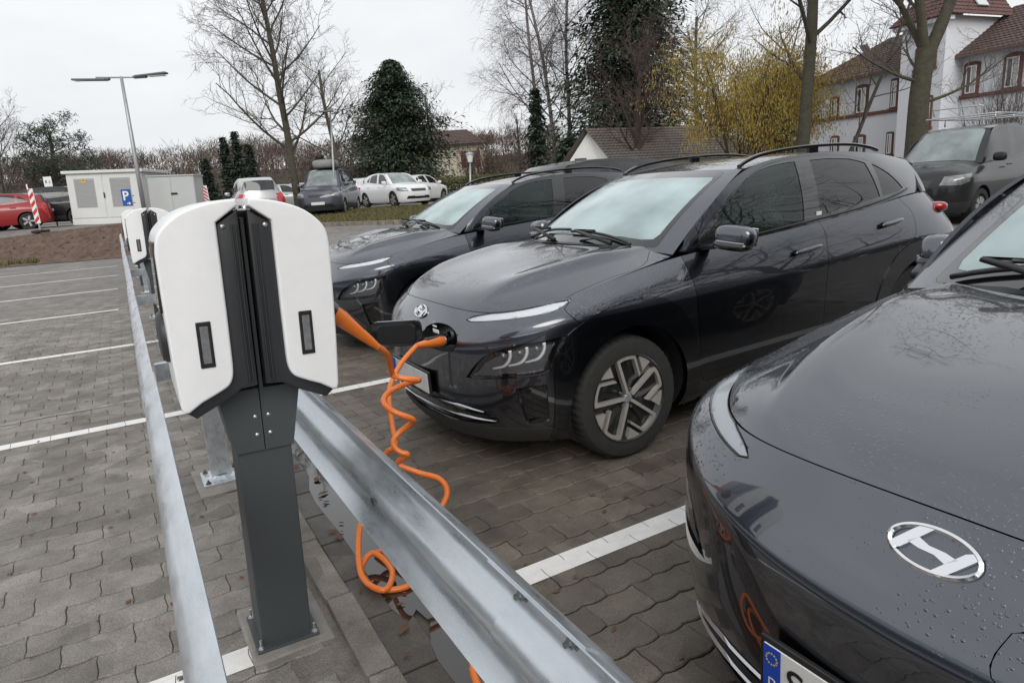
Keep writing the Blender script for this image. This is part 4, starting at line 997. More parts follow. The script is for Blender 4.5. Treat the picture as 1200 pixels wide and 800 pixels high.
def xz_prism(poly, y0, y1, bevel, mirror, segs=3):
    """outline in x-z extruded along y with rounded rims"""
    bm = bmesh.new(); P = [(-x if mirror else x, z) for x, z in poly]
    a = [bm.verts.new((x, y0, z)) for x, z in P]; b = [bm.verts.new((x, y1, z)) for x, z in P]; n = len(P)
    f0 = bm.faces.new(a); f1 = bm.faces.new(b)
    for i in range(n): bm.faces.new((a[i], a[(i+1) % n], b[(i+1) % n], b[i]))
    bmesh.ops.recalc_face_normals(bm, faces=bm.faces[:])
    if bevel:
        es = list(f0.edges)+list(f1.edges); bmesh.ops.bevel(bm, geom=es, offset=bevel, segments=segs, affect='EDGES', profile=.5, clamp_overlap=True)
    me = bpy.data.meshes.new('m'); bm.to_mesh(me); bm.free(); sset(me, True); me.set_sharp_from_angle(angle=R_(33)); return me
def charger(y, label):
    root = empty('charging_station', (.265, y, 0), (0, R_(1.8), 0), label, 'charger', 'twin chargers in a row between the guard rails')
    MB().bbox((0, 0, .356), (.165, .165, .695), .004).build('post', 'anthracite', root)
    pl = MB().bbox((0, 0, .097), (.205, .235, .010), .002).build('base_plate', 'anthracite', root)
    # neck widens up to the boxes: two folded sheets with a joint
    for sx in (-1, 1):
        b = MB(); z0, z1 = .700, .905; x0, x1 = .088, .125
        P = [(sx*.0015, -.092, z0), (sx*x0, -.092, z0), (sx*x0, .092, z0), (sx*.0015, .092, z0), (sx*.0015, -.098, z1), (sx*x1, -.098, z1), (sx*x1, .098, z1), (sx*.0015, .098, z1)]
        b.add(P, [(0, 1, 5, 4), (1, 2, 6, 5), (2, 3, 7, 6), (3, 0, 4, 7), (4, 5, 6, 7)]); b.build('neck', 'anthracite', root)
        for (dx, z) in ((.020, .815), (.020, .755)):
            MB().lathe([(0, .004), (.005, .003), (.007, 0)], 12, Matrix.Translation((sx*dx+.0, -.094-.002, z)) @ Matrix.Rotation(R_(90), 4, 'X')).build('screw', 'zinc', root, True)
        for sy in (-1, 1):
            b = MB(); hexbolt(b, (sx*.088, sy*.102, .102), (0, 0, 1), .007, .008); b.tube([(sx*.088, sy*.102, .10), (sx*.088, sy*.102, .135)], .004, 8); b.build('anchor_bolt', 'zinc', root)
        # the wall box: dark carcass, white hood, side lamps, display, socket
        me = xz_prism(INNER, -.178, .178, .006, sx < 0, 2); me.materials.append(MATS['case_black']); box = link('wall_box', me, root)
        me = xz_prism(SHELL, -.198, .198, .034, sx < 0, 6); me.materials.append(MATS['shell_white']); link('cover', me, box)
        for sy in (-1, 1):
            MB().bbox((sx*.142, sy*.1985, 1.080), (.040, .006, .134), .003).build('lamp_frame', 'gloss_black', box)
            MB().bbox((sx*.142, sy*.2015, 1.080), (.022, .004, .108), .0015).build('side_lamp', 'lamp_grey', box)
            MB().lathe([(0, .004), (.006, .003), (.0075, 0)], 12, Matrix.Translation((sx*.058, sy*.180, 1.408)) @ Matrix.Rotation(R_(90*sy), 4, 'X') @ Matrix.Rotation(math.pi, 4, 'X')).build('screw', 'zinc', box, True)
        MB().bbox((sx*.2365, -.06, 1.275), (.010, .18, .20), .004, Matrix.Rotation(R_(-1*sx), 3, 'Y')).build('display', 'gloss_black', box)
        Ms = Matrix.Translation((sx*.2335, -.03, 1.09)) @ Vector((sx, 0, -.02)).to_track_quat('Z', 'Y').to_matrix().to_4x4()
        MB().lathe([(.078, -.01), (.078, .006), (.070, .016), (.050, .020), (.036, .020), (.034, -.0), (0, -.0)], 28, Ms).build('socket', 'case_black', box, True, 40)
    # mounting rails between the two boxes
    MB().box((0, 0, 1.17), (.010, .30, .52)).build('mount_plate', 'case_black', root)
    for sx in (-1, 1):
        MB().box((sx*.016, 0, 1.19), (.008, .34, .50)).build('mount_rail', 'anthracite', root)
        MB().lathe([(0, .016), (.008, .014), (.010, .0)], 10, Matrix.Translation((sx*.012, -.150, 1.455)) @ Matrix.Rotation(R_(20*sx), 4, 'Y')).build('bracket_screw', 'zinc', root, True)
    for x in (-.034, -.023, .023, .034):
        for sy in (-1, 1): MB().bbox((x, sy*.181, 1.18), (.005, .010, .47), .002).build('rib', 'case_black', root)
    MB().bbox((0, -.145, 1.452), (.05, .05, .006), .002).build('bracket', 'zinc', root)
    ft = MB().bbox((.01, .02, .046), (.27, .36, .092), .01, Matrix.Rotation(R_(1), 3, 'Z')); f = ft.build('footing', 'footing', root); f.location.z = -.086
    for o in root.children:
        if o.name.startswith(('base_plate', 'anchor_bolt')): o.location.z -= .088
    return root
ch1 = charger(2.24, 'nearest white twin charger on an anthracite post, orange cable plugged in')
charger(8.70, 'second white twin charger, right behind the nearest one'); charger(15.1, 'third white twin charger, small at the far end of the row')
# ------------------------------------------------------------------ orange charging cables
def cable(pts, label, handles):
    root = empty('charging_cable', (0, 0, 0), label=label, cat='cable', group='orange charging cables')
    MB().tube(bez(pts, 8), .0118, 10).build('cord', 'orange', root, True)
    for a, b_, nm in handles:
        a, b_ = Vector(a), Vector(b_); d = (b_-a); L = d.length; M = Matrix.Translation(a) @ d.to_track_quat('Z', 'Y').to_matrix().to_4x4()
        h = MB().lathe([(0, 0), (.012, 0), (.016, L*.12), (.023, L*.45), (.029, L*.75), (.027, L*.95), (.0, L*.97)], 16, M).build('plug', 'orange', root, True, 50)
        MB().lathe([(.024, L*.90), (.031, L*.92), (.031, L*1.12), (.0, L*1.13)], 18, M).build('plug_collar', 'gloss_black', h, True, 40)
        M2 = M @ Matrix.Translation((0, .024, L*.62)); MB().bbox((0, 0, 0), (.024, .010, L*.6), .004).build('plug_spine', 'case_black', h).matrix_local = M2
    return root
A = lambda x, y, d: at(x, y, d)
hp0, hp1 = A(441, 405, 2.36), Vector((.555, 2.205, 1.112))
cp0 = A(488, 405, 3.22); cp1 = Vector((1.352, 3.10, .715))
gl = [Vector((.70, 2.50, .013)), Vector((.80, 2.35, .013)), Vector((.74, 2.20, .014)), Vector((.62, 2.24, .016)), Vector((.60, 2.38, .03)), Vector((.67, 2.43, .06)), Vector((.70, 2.30, .035)), Vector((.63, 2.20, .03)), Vector((.585, 2.33, .05)), Vector((.66, 2.52, .16))]
q0, q1 = A(464, 436, 2.60), A(474, 528, 2.70); hel = []
for k in range(23):
    t = k/22; w = -1.9+t*2*math.pi*2.15; c_ = q0.lerp(q1, t); rr = .058*(1-.3*t)*min(1, t*6+.35)*(1+.30*math.sin(5*t+.6)); c_ = c_+Vector((.012*math.sin(5*t), .012*math.sin(4*t+1), .008*math.sin(6*t))); hel.append(c_+Vector((CR[0], CR[1], 0)).normalized()*math.cos(w)*rr*1.15+Vector((CF[0], CF[1], 0)).normalized()*math.sin(w)*rr*.9)
path = [hp0, A(454, 416, 2.45)]+hel+[A(466, 543, 2.70), A(489, 553, 2.70), A(515, 561, 2.72), A(524, 577, 2.72), A(514, 600, 2.70), A(496, 632, 2.66)]+gl+[A(447, 600, 2.85), A(444, 560, 2.88), A(452, 532, 2.84), A(463, 522, 2.84), A(460, 500, 2.90), A(456, 470, 2.96), A(458, 450, 3.02), A(470, 426, 3.12), cp0]
cable(path, 'orange charging cable hanging in loops from the charger to the middle car', ((hp0, hp1, 0), (cp0, cp1, 0)))
def place(root, x0, y0, pitch, label):
    c, s = math.cos(pitch), math.sin(pitch)
    root.rotation_euler = (0, -pitch, 0); root.location = (x0+.85-.85*c, y0, gz(x0+.85, y0)-.85*s)
    tag(root, label, 'car', 'dark grey charging crossovers')
place(KONA, 1.34, 3.50, R_(1.7), 'dark grey crossover being charged, orange cable plugged into its nose')
k3 = copy_tree(KONA); place(k3, 1.062, .552, R_(1.4), 'nearest dark grey crossover, only its wet nose and hood in the picture')
k1 = copy_tree(KONA); place(k1, 1.58, 6.68, R_(1.7), 'dark grey crossover parked behind the one being charged')
for o in list(k3.children):
    if o.name.startswith('door_mirror'):
        sg = 1 if sum(v.co.y for v in o.data.vertices) > 0 else -1
        p = Vector((1.55, .80*sg, 1.05)); o.matrix_local = Matrix.Translation(p) @ Matrix.Rotation(R_(-72*sg), 4, 'Z') @ Matrix.Translation(-p)
def close_port(car):
    for o in list(car.children):
        if o.name.startswith(('port_flap', 'charge_port')):
            for q in list(o.children): bpy.data.objects.remove(q)
            bpy.data.objects.remove(o)
    link('port_flap', bpy.data.meshes[KONA['cover']], car)
close_port(k3); close_port(k1)
for c_ in (k1, k3, KONA):
    if 'cover' in c_ and c_ is not KONA: del c_['cover']
del KONA['cover']
# round emission sticker low in the nearest car's windscreen
wsc = [o for o in k3.children if o.name.startswith('windscreen')][0]; h_, n_ = KWS.hit((1.30, .40, 3), (0, 0, -1))
if h_ is not None:
    Ms = Matrix.Translation(h_-n_*.012) @ n_.to_track_quat('Z', 'Y').to_matrix().to_4x4(); mat('sticker_green', (.10, .45, .36), rough=.5)
    MB().lathe([(0, 0), (.040, 0)], 24, Ms).build('sticker', 'sticker_green', wsc); MB().add([Ms @ Vector(v) for v in ((-.028, -.045, .001), (.028, -.045, .001), (.028, -.020, .001), (-.028, -.020, .001))], [(0, 1, 2, 3)]).build('sticker', 'label_white', wsc)
# number plates are things screwed into each car's plate frame
def plate(car, blur):
    fr = [o for o in car.children if o.name.startswith('plate_frame')][0]; zc = .478
    x = min(v.co.x for v in fr.data.vertices)
    b = MB().bbox((x-.001, .0, zc), (.004, .52, .11), .0015).build('plate_face', 'plate_blur' if blur else 'plate_white', fr)
    MB().box((x-.0036, .239, zc), (.0016, .042, .108)).build('plate_band', 'plate_blue', fr)
    if not blur:
        for k in range(12):
            a = 2*math.pi*k/12; MB().box((x-.0048, .239+.013*math.cos(a), zc+.026+.013*math.sin(a)), (.0008, .0035, .0035)).build('star', 'star_yellow', fr)
        for txt, y, z, s, m_ in (('D', .248, zc-.040, .030, 'plate_white'), ('S', .205, zc-.037, .100, 'plate_ink')):
            cu = bpy.data.curves.new('letter', 'FONT'); cu.body = txt; cu.size = s; cu.extrude = .0004; cu.space_character = 1.0
            to = bpy.data.objects.new('letter', cu); COL.objects.link(to); bpy.context.view_layer.update()
            me = bpy.data.meshes.new_from_object(to.evaluated_get(bpy.context.evaluated_depsgraph_get())); bpy.data.objects.remove(to)
            me.materials.clear(); me.materials.append(MATS[m_]); o = link('letter', me, fr)
            o.matrix_local = Matrix.Translation((x-.0052, y, z)) @ Matrix(((0, 0, -1, 0), (-1, 0, 0, 0), (0, 1, 0, 0), (0, 0, 0, 1)))
plate(KONA, True); plate(k1, True); plate(k3, False)
# ------------------------------------------------------------------ other parked vehicles: the same panel method, warped proportions, fewer faces
for nm, c, me_ in (('car_white', (.74, .75, .76), 0.), ('car_red', (.27, .012, .014), 0.), ('car_black', (.012, .013, .016), .3), ('car_silver', (.40, .40, .40), .6), ('car_slate', (.085, .088, .115), .5), ('car_blue_grey', (.10, .11, .13), .5), ('car_van', (.016, .016, .019), .4)):
    mat(nm, c, rough=.3, metal=me_, coat=.6, coat_r=.05)
mat('headlamp', (.36, .37, .38), rough=.12, metal=.4, coat=1., noise=(9, .35), col2=(.12, .125, .13)); mat('amber', (.5, .2, .02), rough=.2, coat=1.); mat('hub_plastic', (.42, .42, .42), rough=.4, metal=.6)
glassmat('glass_far', (.10, .115, .12), haze=.10, haze_col=(.30, .34, .35), ior=1.6); glassmat('glass_bright', (.25, .28, .28), haze=.55, haze_col=(.50, .58, .58), ior=1.6)
X0 = [0, .13, 1.30, 2.06, 3.90, 4.24]; Z0 = [.19, .90, 1.07, 1.50]
def car_like(name, label, pos, heading, m_, xs, zs, wid, wr=.32, ax=None, windscreen='glass_far', side='glass_far', lower=None, grille=True, steel=False, extras=None):
    """xs: x of nose, hood edge, pillar base, roof start, roof end, tail; zs: heights of sill, hood edge, belt, roof"""
    root = empty(name, pos, (0, 0, heading), label, 'van' if name.endswith('van') else 'car')
    wy = wid/1.80
    def wp(P):
        P = np.array(P, float); x = np.interp(P[..., 0], X0, xs); z = np.interp(P[..., 2], Z0, zs); z = np.where(P[..., 2] > 1.5, zs[3]+(P[..., 2]-1.5), z)
        return np.stack([x, P[..., 1]*wy, z], -1)
    def w2(poly): return [(float(np.interp(x, X0, xs)), float(np.interp(z, Z0, zs))) for x, z in poly]
    ax = ax or (xs[0]+.85*(xs[5]-xs[0])/4.24+.02, xs[0]+3.45*(xs[5]-xs[0])/4.24)
    sh = Shell(wp(wrap_net()), 22, 76, (2, 0, .6)); ro = wr+.05
    ops = [circ(a, wr+.005, ro, -25, 205, 20) for a in ax]
    for o_ in ops: sh.cut(o_, 'xz', lambda c: c.y > .4, False)
    zb = zs[0]+.20
    sh.cut([(-1, zb), (9, zb)], 'xz', None, False)
    zh0, zh1 = zs[1]-.20, zs[1]-.03
    HLP = [(.42, zh0), (.52, zh1-.02), (.80, zh1), (.98, zh1+.02), (.92, zh0+.05), (.75, zh0-.01)]
    sh.cut(HLP, 'sz', lambda c: c.x < xs[1]+.7)
    GR = [(-.1, zs[1]-.10), (.40, zs[1]-.10), (.36, zs[1]-.22), (-.1, zs[1]-.22)]; GL = [(-.1, zs[0]+.26), (.55, zs[0]+.25), (.62, zs[0]+.12), (-.1, zs[0]+.11)]
    sh.cut(GR, 'yz', lambda c: c.x < xs[1]+.3, False); sh.cut(GL, 'yz', lambda c: c.x < xs[1]+.3, False)
    zt = zs[2]-.04
    def cls(c):
        for a, o_ in zip(ax, ops):
            if c.y > .4*wy and inpoly(c.x, c.z, o_+[(a-ro*.9, -.2), (a+ro*.9, -.2)]): return None
        if c.x < xs[1]+.7 and inpoly((c.x+c.y)*S2, c.z, HLP): return 'hl'
        if c.x < xs[1]+.3 and c.z < zs[1]-.10 and inpoly(c.y, c.z, GR): return 'gr'
        if c.x < xs[1]+.3 and inpoly(c.y, c.z, GL): return 'gl'
        if c.x > xs[5]-.30 and .55*wy < c.y and zs[1]-.22 < c.z < zt+.05: return 'tl'
        return 'low' if (lower and c.z < zb) else 'body'
    R = sh.split(cls); k = dict(gap=0, lip=.02)
    body = single(R['body'], 'body', m_, root, **k)
    if 'low' in R: single(R['low'], 'lower_body', lower, root, **k)
    if 'hl' in R:
        for o in pair(R['hl'], 'headlight', 'headlamp', root, **k): pass
    if 'tl' in R: pair(R['tl'], 'tail_light', 'lamp_red', root, **k)
    if 'gr' in R: single(R['gr'], 'grille', 'gloss_black' if grille else m_, root, gap=0, lip=.0)
    if 'gl' in R: single(R['gl'], 'lower_grille', 'trim_black', root, gap=0, lip=0)
    single(Shell(wp(hood_net()), 14, 14, (.7, 0, .4)).bm.faces[:], 'hood', m_, root, **k)
    W2 = [(float(y)*wy, float(np.interp(z, Z0, zs))) for y, z in WS]
    ws = Shell(wp(wind_net()), 12, 14, (2, 0, .8)); ws.cut(W2, 'yz', None, False)
    RW = ws.split(lambda c: 'g' if inpoly(c.y, c.z, W2+[(-.01, zs[2]+.1)]) else 'p'); single(RW['g'], 'windscreen', windscreen, root, gap=0, lip=0); pair(RW['p'], 'front_pillar', m_, root, **k)
    sd_ = Shell(wp(side_net()), 14, 44, (2.5, 0, 1.1)); WW = [w2(p) for p in (WINF, WINR, WINQ)]
    for p in WW: sd_.cut(p, 'xz')
    RS = sd_.split(lambda c: next((i+1 for i, p in enumerate(WW) if inpoly(c.x, c.z, p)), 'p'))
    pair(RS['p'], 'roof_side', m_, root, **k)
    for i, nm in ((1, 'front_window'), (2, 'rear_window'), (3, 'quarter_window')):
        if i in RS: pair(RS[i], nm, side, root, gap=0, lip=0)
    single(Shell(wp(roof_net()), 14, 12, (2.6, 0, .9)).bm.faces[:], 'roof', m_, root, **k)
    rr = Shell(wp(rear_net()), 16, 16, (2.6, 0, .9)); zl = zs[2]+.10; RG = rr.split(lambda c: 'g' if c.y < .52*wy and zl < c.z < zs[3]-.07 else 'p')
    if 'g' in RG: single(RG['g'], 'rear_glass', 'glass_far', root, gap=0, lip=0)
    single(RG['p'], 'tailgate', m_, root, gap=0, lip=0)
    for sg in (-1, 1):
        superbox((float(np.interp(1.55, X0, xs)), (.90*wy+.06)*sg, zs[2]+.05), (.13, .22, .16), .6, 12, 8).build('door_mirror', m_ if not steel else 'trim_black', root, True)
        for x in (1.0, 2.0):
            xa = float(np.interp(1.15+x, X0, xs)); MB().bbox((xa, (.885*wy+.012)*sg, zs[2]-.10), (.20, .02, .025), .005).build('door_handle', 'trim_black' if steel else m_, root)
    for x, nm in ((xs[0]-.012, 'front_plate'), (xs[5]+.004, 'rear_plate')):
        MB().bbox((x, 0, zs[0]+.28 if x < 1 else zs[1]-.12), (.02, .52, .11), .004).build(nm, 'plate_blur', root)
    b = MB(); b.box(((xs[0]+xs[5])/2, 0, .24), (xs[5]-xs[0]-.6, wid*.72, .08)); b.box((xs[2]+.05, 0, .6), (.04, wid*.85, .7)); b.box((xs[4]-.25, 0, .6), (.04, wid*.8, .7)); b.build('underbody', 'well_dark', root)
    for xx, yy in ((xs[3]+.25, .36), (xs[3]+.25, -.36)):
        superbox((xx, yy*wy, zs[2]-.12), (.16, .48, .62), .5, 12, 8).build('seat', 'seat_cloth', root, True)
    for a in ax:
        for sg in (-1, 1):
            M_ = Matrix.Translation((a, (wid/2-.02)*sg, wr)) @ Matrix.Rotation(R_(-90)*sg, 4, 'X'); ri = wr*.68
            w = MB().lathe([(ri, -.19), (wr*.95, -.19), (wr, -.16), (wr, -.03), (wr*.95, .0), (wr*.78, .006), (ri, 0)], 28, M_).build('wheel', 'rubber', root, True, 35)
            MB().lathe([(ri, -.01), (ri*.9, -.05), (ri*.3, -.03), (0, -.02)], 24, M_).build('rim', 'rim_black', w, True, 40)
            n = 10 if not steel else 8
            for q in range(5 if not steel else 8):
                Mk = M_ @ Matrix.Rotation(2*math.pi*q/(5 if not steel else 8), 4, 'Z')
                MB().prism([(ri*.16, -.028), (ri*.97, -.038), (ri*.97, .038), (ri*.16, .028)] if not steel else [(ri*.2, -.025), (ri*.75, -.045), (ri*.75, .045), (ri*.2, .025)], -.03, -.004, Mk).build('spoke', 'hub_plastic', w)
    for a in ax:
        for sg in (-1, 1):
            M_ = Matrix.Translation((a, (wid/2-.03)*sg, wr)) @ Matrix.Rotation(R_(-90)*sg, 4, 'X')
            MB().lathe([(ro+.01, 0), (ro+.012, -.28), (0, -.28)], 16, M_, *((math.pi-.3, 2*math.pi+.3) if sg > 0 else (-.3, math.pi+.3))).build('wheel_well', 'well_dark', root)
    if extras: extras(root, wp)
    return root
def facing(px, py, d, side):
    """ground position below a picture point, and the heading of a car whose nose points at the camera turned `side` degrees to the viewer's right"""
    p = at(px, py, d); b = math.atan2(p.x, p.y)               # bearing
    f = Vector((-math.sin(b), -math.cos(b))); r = Vector((math.cos(b), -math.sin(b))); a = R_(side)
    h = f*math.cos(a)+r*math.sin(a)                            # direction of the nose (local -x)
    return p, math.atan2(-h.y, -h.x)
def park(px, py, d, side, L, **k):
    p, hd = facing(px, py, d, side); q = Vector((p.x, p.y, gz(p.x, p.y)))
    q -= Vector((math.cos(hd), math.sin(hd), 0))*(L/2); return q, hd
# grey delivery van with a ladder rack, across the lane
def rack(root, wp):
    for y in (-.62, .62): MB().tube([(1.75, y, 1.98), (4.0, y, 1.98)], .016, 6).build('rack_rail', 'satin_metal', root, True)
    for x in (1.75, 2.5, 3.3, 4.0):
        b = MB(); b.tube([(x, -.62, 1.84), (x, -.62, 1.98), (x, .62, 1.98), (x, .62, 1.84)], .014, 6); b.build('rack_bar', 'satin_metal', root, True)
    b = MB(); b.tube([(1.70, -.45, 2.03), (1.62, -.45, 2.14), (1.62, .45, 2.14), (1.70, .45, 2.03)], .010, 6); b.build('rack_stop', 'satin_metal', root, True)
    for y0, y1 in ((-.6, -.05), (.05, .6)):
        MB().tube([(1.12, y0, 1.17), (1.10, y1, 1.18)], .012, 5).build('wiper', 'trim_black', root)
van_p = at(1147, 262, 12.3); 
car_like('delivery_van', 'dark grey delivery van with a ladder rack behind the charging cars', (van_p.x-.90, van_p.y+.86, gz(van_p.x, van_p.y)), R_(2), 'car_van', [0, .12, 1.08, 1.72, 4.25, 4.40], [.22, .93, 1.13, 1.80], 1.79, .32, (.90, 3.58), 'glass_bright', 'glass_far', 'plastic_dark', True, True, rack)
# dark people carrier whose roof shows over the charging cars
car_like('minivan', 'black people carrier, only its long roof showing above the charging cars', (4.6, 9.75, gz(6.5, 9.75)), R_(0), 'car_black', [0, .13, 1.15, 1.85, 4.3, 4.60], [.2, .95, 1.16, 1.74], 1.85, .33)
p, h = park(465, 245, 31, 32, 4.0); car_like('hatchback', 'white hatchback with black grille facing the grass island', p, h, 'car_white', [0, .12, 1.12, 1.78, 3.62, 4.0], [.18, .84, 1.0, 1.50], 1.80, .32, windscreen='glass_bright')
p, h = park(430, 240, 37, 150, 4.1); car_like('hatchback', 'white hatchback seen from behind, left of the white car with the black grille', p, h, 'car_white', [0, .12, 1.2, 1.9, 3.75, 4.1], [.18, .85, 1.0, 1.48], 1.75, .31)
p, h = park(492, 238, 37, 150, 4.3); car_like('estate_car', 'white car with a red tail light, right behind the white hatchback', p, h, 'car_white', [0, .12, 1.2, 1.9, 3.95, 4.3], [.18, .85, 1.0, 1.47], 1.78, .32)
p, h = park(412, 238, 42, 20, 4.2); car_like('hatchback', 'pale blue grey car half hidden behind the dark camper van', p, h, 'car_silver', [0, .12, 1.2, 1.9, 3.75, 4.2], [.18, .85, 1.0, 1.47], 1.75, .31, windscreen='glass_bright')
def bag(root, wp):
    superbox((1.9, 0, 2.02), (1.25, .95, .36), .5, 20, 10).build('roof_bag', 'bag_grey', root, True)
    for x in (1.55, 2.3): MB().tube([(x, -.62, 1.80), (x, -.60, 1.87), (x, .60, 1.87), (x, .62, 1.80)], .016, 6).build('roof_bar', 'trim_black', root, True)
    for x in (1.6, 2.2): MB().tube([(x, .49, 1.88), (x, .46, 2.17), (x, -.46, 2.17), (x, -.49, 1.88)], .012, 5).build('strap', 'trim_black', root, True)
mat('bag_grey', (.27, .28, .26), rough=.8, noise=(9, .4), col2=(.2, .2, .19))
p, h = park(390, 250, 28, -14, 4.19); car_like('camper_van', 'dark slate van with a grey bag strapped on its roof', p, h, 'car_slate', [0, .10, .82, 1.42, 3.95, 4.19], [.2, .92, 1.14, 1.83], 1.74, .31, windscreen='glass_bright', extras=bag, lower='plastic_dark')
p, h = park(302, 250, 27, 186, 4.3); car_like('people_carrier', 'silver people carrier seen from behind, left of the bare tree', p, h, 'car_silver', [0, .12, 1.0, 1.65, 4.0, 4.3], [.2, .88, 1.05, 1.66], 1.81, .32)
p, h = park(340, 243, 38, 75, 4.2); car_like('hatchback', 'small silver car half hidden behind the bare tree trunk', p, h, 'car_silver', [0, .12, 1.2, 1.9, 3.7, 4.2], [.18, .85, 1.0, 1.45], 1.75, .31)
p, h = park(360, 243, 40, 160, 4.2); car_like('hatchback', 'dark car with red lights between the bare tree and the dark van', p, h, 'car_black', [0, .12, 1.2, 1.9, 3.8, 4.2], [.18, .85, 1.0, 1.50], 1.75, .31)
def park_bank(px, d, side, L):
    p, hd = facing(px, 268, d, side); q = Vector((p.x, p.y, gz(p.x, p.y))); return q-Vector((math.cos(hd), math.sin(hd), 0))*(L/2), hd
p, h = park_bank(-12, 27, 262, 4.55); car_like('estate_car', 'red estate car at the left edge of the picture', p, h, 'car_red', [0, .12, 1.25, 1.95, 4.2, 4.55], [.17, .83, .97, 1.44], 1.77, .32)
p, h = park_bank(57, 29, 250, 4.7); car_like('off_roader', 'black off-roader behind the red and white warning board', p, h, 'car_black', [0, .12, 1.3, 2.0, 4.2, 4.75], [.25, 1.0, 1.16, 1.66], 1.92, .37, lower='plastic_dark')
p, h = park_bank(76, 36, 255, 4.8); car_like('panel_van', 'white van behind the black off-roader', p, h, 'car_white', [0, .12, 1.0, 1.6, 4.6, 4.85], [.2, 1.0, 1.2, 1.92], 1.9, .33)
p, h = park_bank(174, 36, 255, 4.2); car_like('hatchback', 'white car showing in the gap between the two utility cabinets', p, h, 'car_white', [0, .12, 1.2, 1.9, 3.8, 4.2], [.18, .85, 1.0, 1.52], 1.75, .31)
# ------------------------------------------------------------------ buildings
mat('plaster_white', (.70, .72, .76), rough=.85, noise=(1.2, .5), col2=(.64, .66, .70), bump=(30, .2, .01))
mat('plaster_cream', (.62, .57, .46), rough=.85, noise=(1.2, .5), col2=(.52, .47, .38))
mat('gable_white', (.78, .78, .76), rough=.85, noise=(.8, .5), col2=(.70, .70, .67))
mat('sandstone_red', (.170, .072, .058), rough=.85, noise=(6, .5), col2=(.12, .052, .042))
mat('frame_white', (.74, .74, .73), rough=.5); mat('shutter_red', (.16, .03, .03), rough=.7)
mat('pane_dark', (.035, .042, .050), rough=.06, coat=1.)
mat('curtain', (.45, .45, .44), rough=.9)
mat('tile_brown', (.105, .062, .052), rough=.75, noise=(3, .5), col2=(.060, .040, .036)); mat('tile_red', (.135, .066, .055), rough=.75, noise=(3, .5), col2=(.085, .048, .042))
mat('tile_grey', (.155, .130, .120), rough=.8, noise=(2.5, .5), col2=(.085, .075, .070)); mat('gutter_metal', (.15, .10, .085), rough=.5, metal=.5)
mat('skylight', (.55, .60, .62), rough=.1, coat=1.)
def tiles(parent, P00, P10, P01, P11, nu, nv, m_, th=.06):
    """courses of roof tiles between four corners (0: eave, 1: ridge); every tile a curved pan overlapping the one below"""
    b = MB(); A0, A1, B0, B1 = map(Vector, (P00, P10, P01, P11)); n = (A1-A0).cross(B0-A0).normalized()
    if n.z < 0: n = -n
    def q(u, v): return (A0*(1-u)+A1*u)*(1-v)+(B0*(1-u)+B1*u)*v
    for j in range(nv):
        for i in range(nu):
            u0, u1, v0, v1 = i/nu, (i+1)/nu, j/nv, min(1, (j+1.12)/nv); um = u0+(u1-u0)*.45
            lo, hi = th, th*.25
            b.add([q(u0, v0)+n*lo*.35, q(um, v0)+n*lo, q(u1, v0)+n*lo*.35, q(u1, v1)+n*hi*.3, q(um, v1)+n*hi, q(u0, v1)+n*hi*.3, q(u0, v0)-n*.01, q(u1, v0)-n*.01], [(0, 1, 4, 5), (1, 2, 3, 4), (6, 7, 2, 1), (6, 1, 0)])
    return tag(b.build('tiles', m_, parent), kind='stuff')
# --- the white house: facade line along the lane; s runs away along it, n out of the wall
HB = Vector((36.60, 16.10, 0)); HU = Vector((.132, .991, 0)).normalized(); HN = Vector((-HU.y, HU.x, 0))
def hp(s, n, z): return HB+HU*s+HN*n+Vector((0, 0, z))
def fac(px, py, n=0.):
    d = Vector(CF+CR*(px-600)/CAM_F-CU*(py-400)/CAM_F); o = Vector((0, 0, CAM_H)); t = (HB+HN*n-o).dot(HN)/d.dot(HN); p = o+d*t; return (p-HB).dot(HU), p.z
house = empty('white_house', HB, label='white plastered house with red sandstone window frames and tiled roofs', cat='building')
house.location = (0, 0, 0)
def slab(name, m_, parent, s0, s1, n0, n1, z0, z1):
    P = [hp(s, n, z) for z in (z0, z1) for n in (n0, n1) for s in (s0, s1)]
    return MB().add(P, [(0, 1, 3, 2), (4, 6, 7, 5), (0, 4, 5, 1), (2, 3, 7, 6), (0, 2, 6, 4), (1, 5, 7, 3)]).build(name, m_, parent)
EZ = 6.42; BAY = 1.35
sBR, _ = fac(1107, 63, BAY); sBL, _ = fac(1055, 80, BAY); sE, _ = fac(950, 100)
slab('wall', 'plaster_white', house, -9, sBR, -7, 0, -.5, EZ); slab('wall', 'plaster_white', house, sBL, sE, -7, -.002, -.5, EZ); slab('wall', 'plaster_white', house, sBR, sBL, -7.01, BAY, -.5, 8.15)
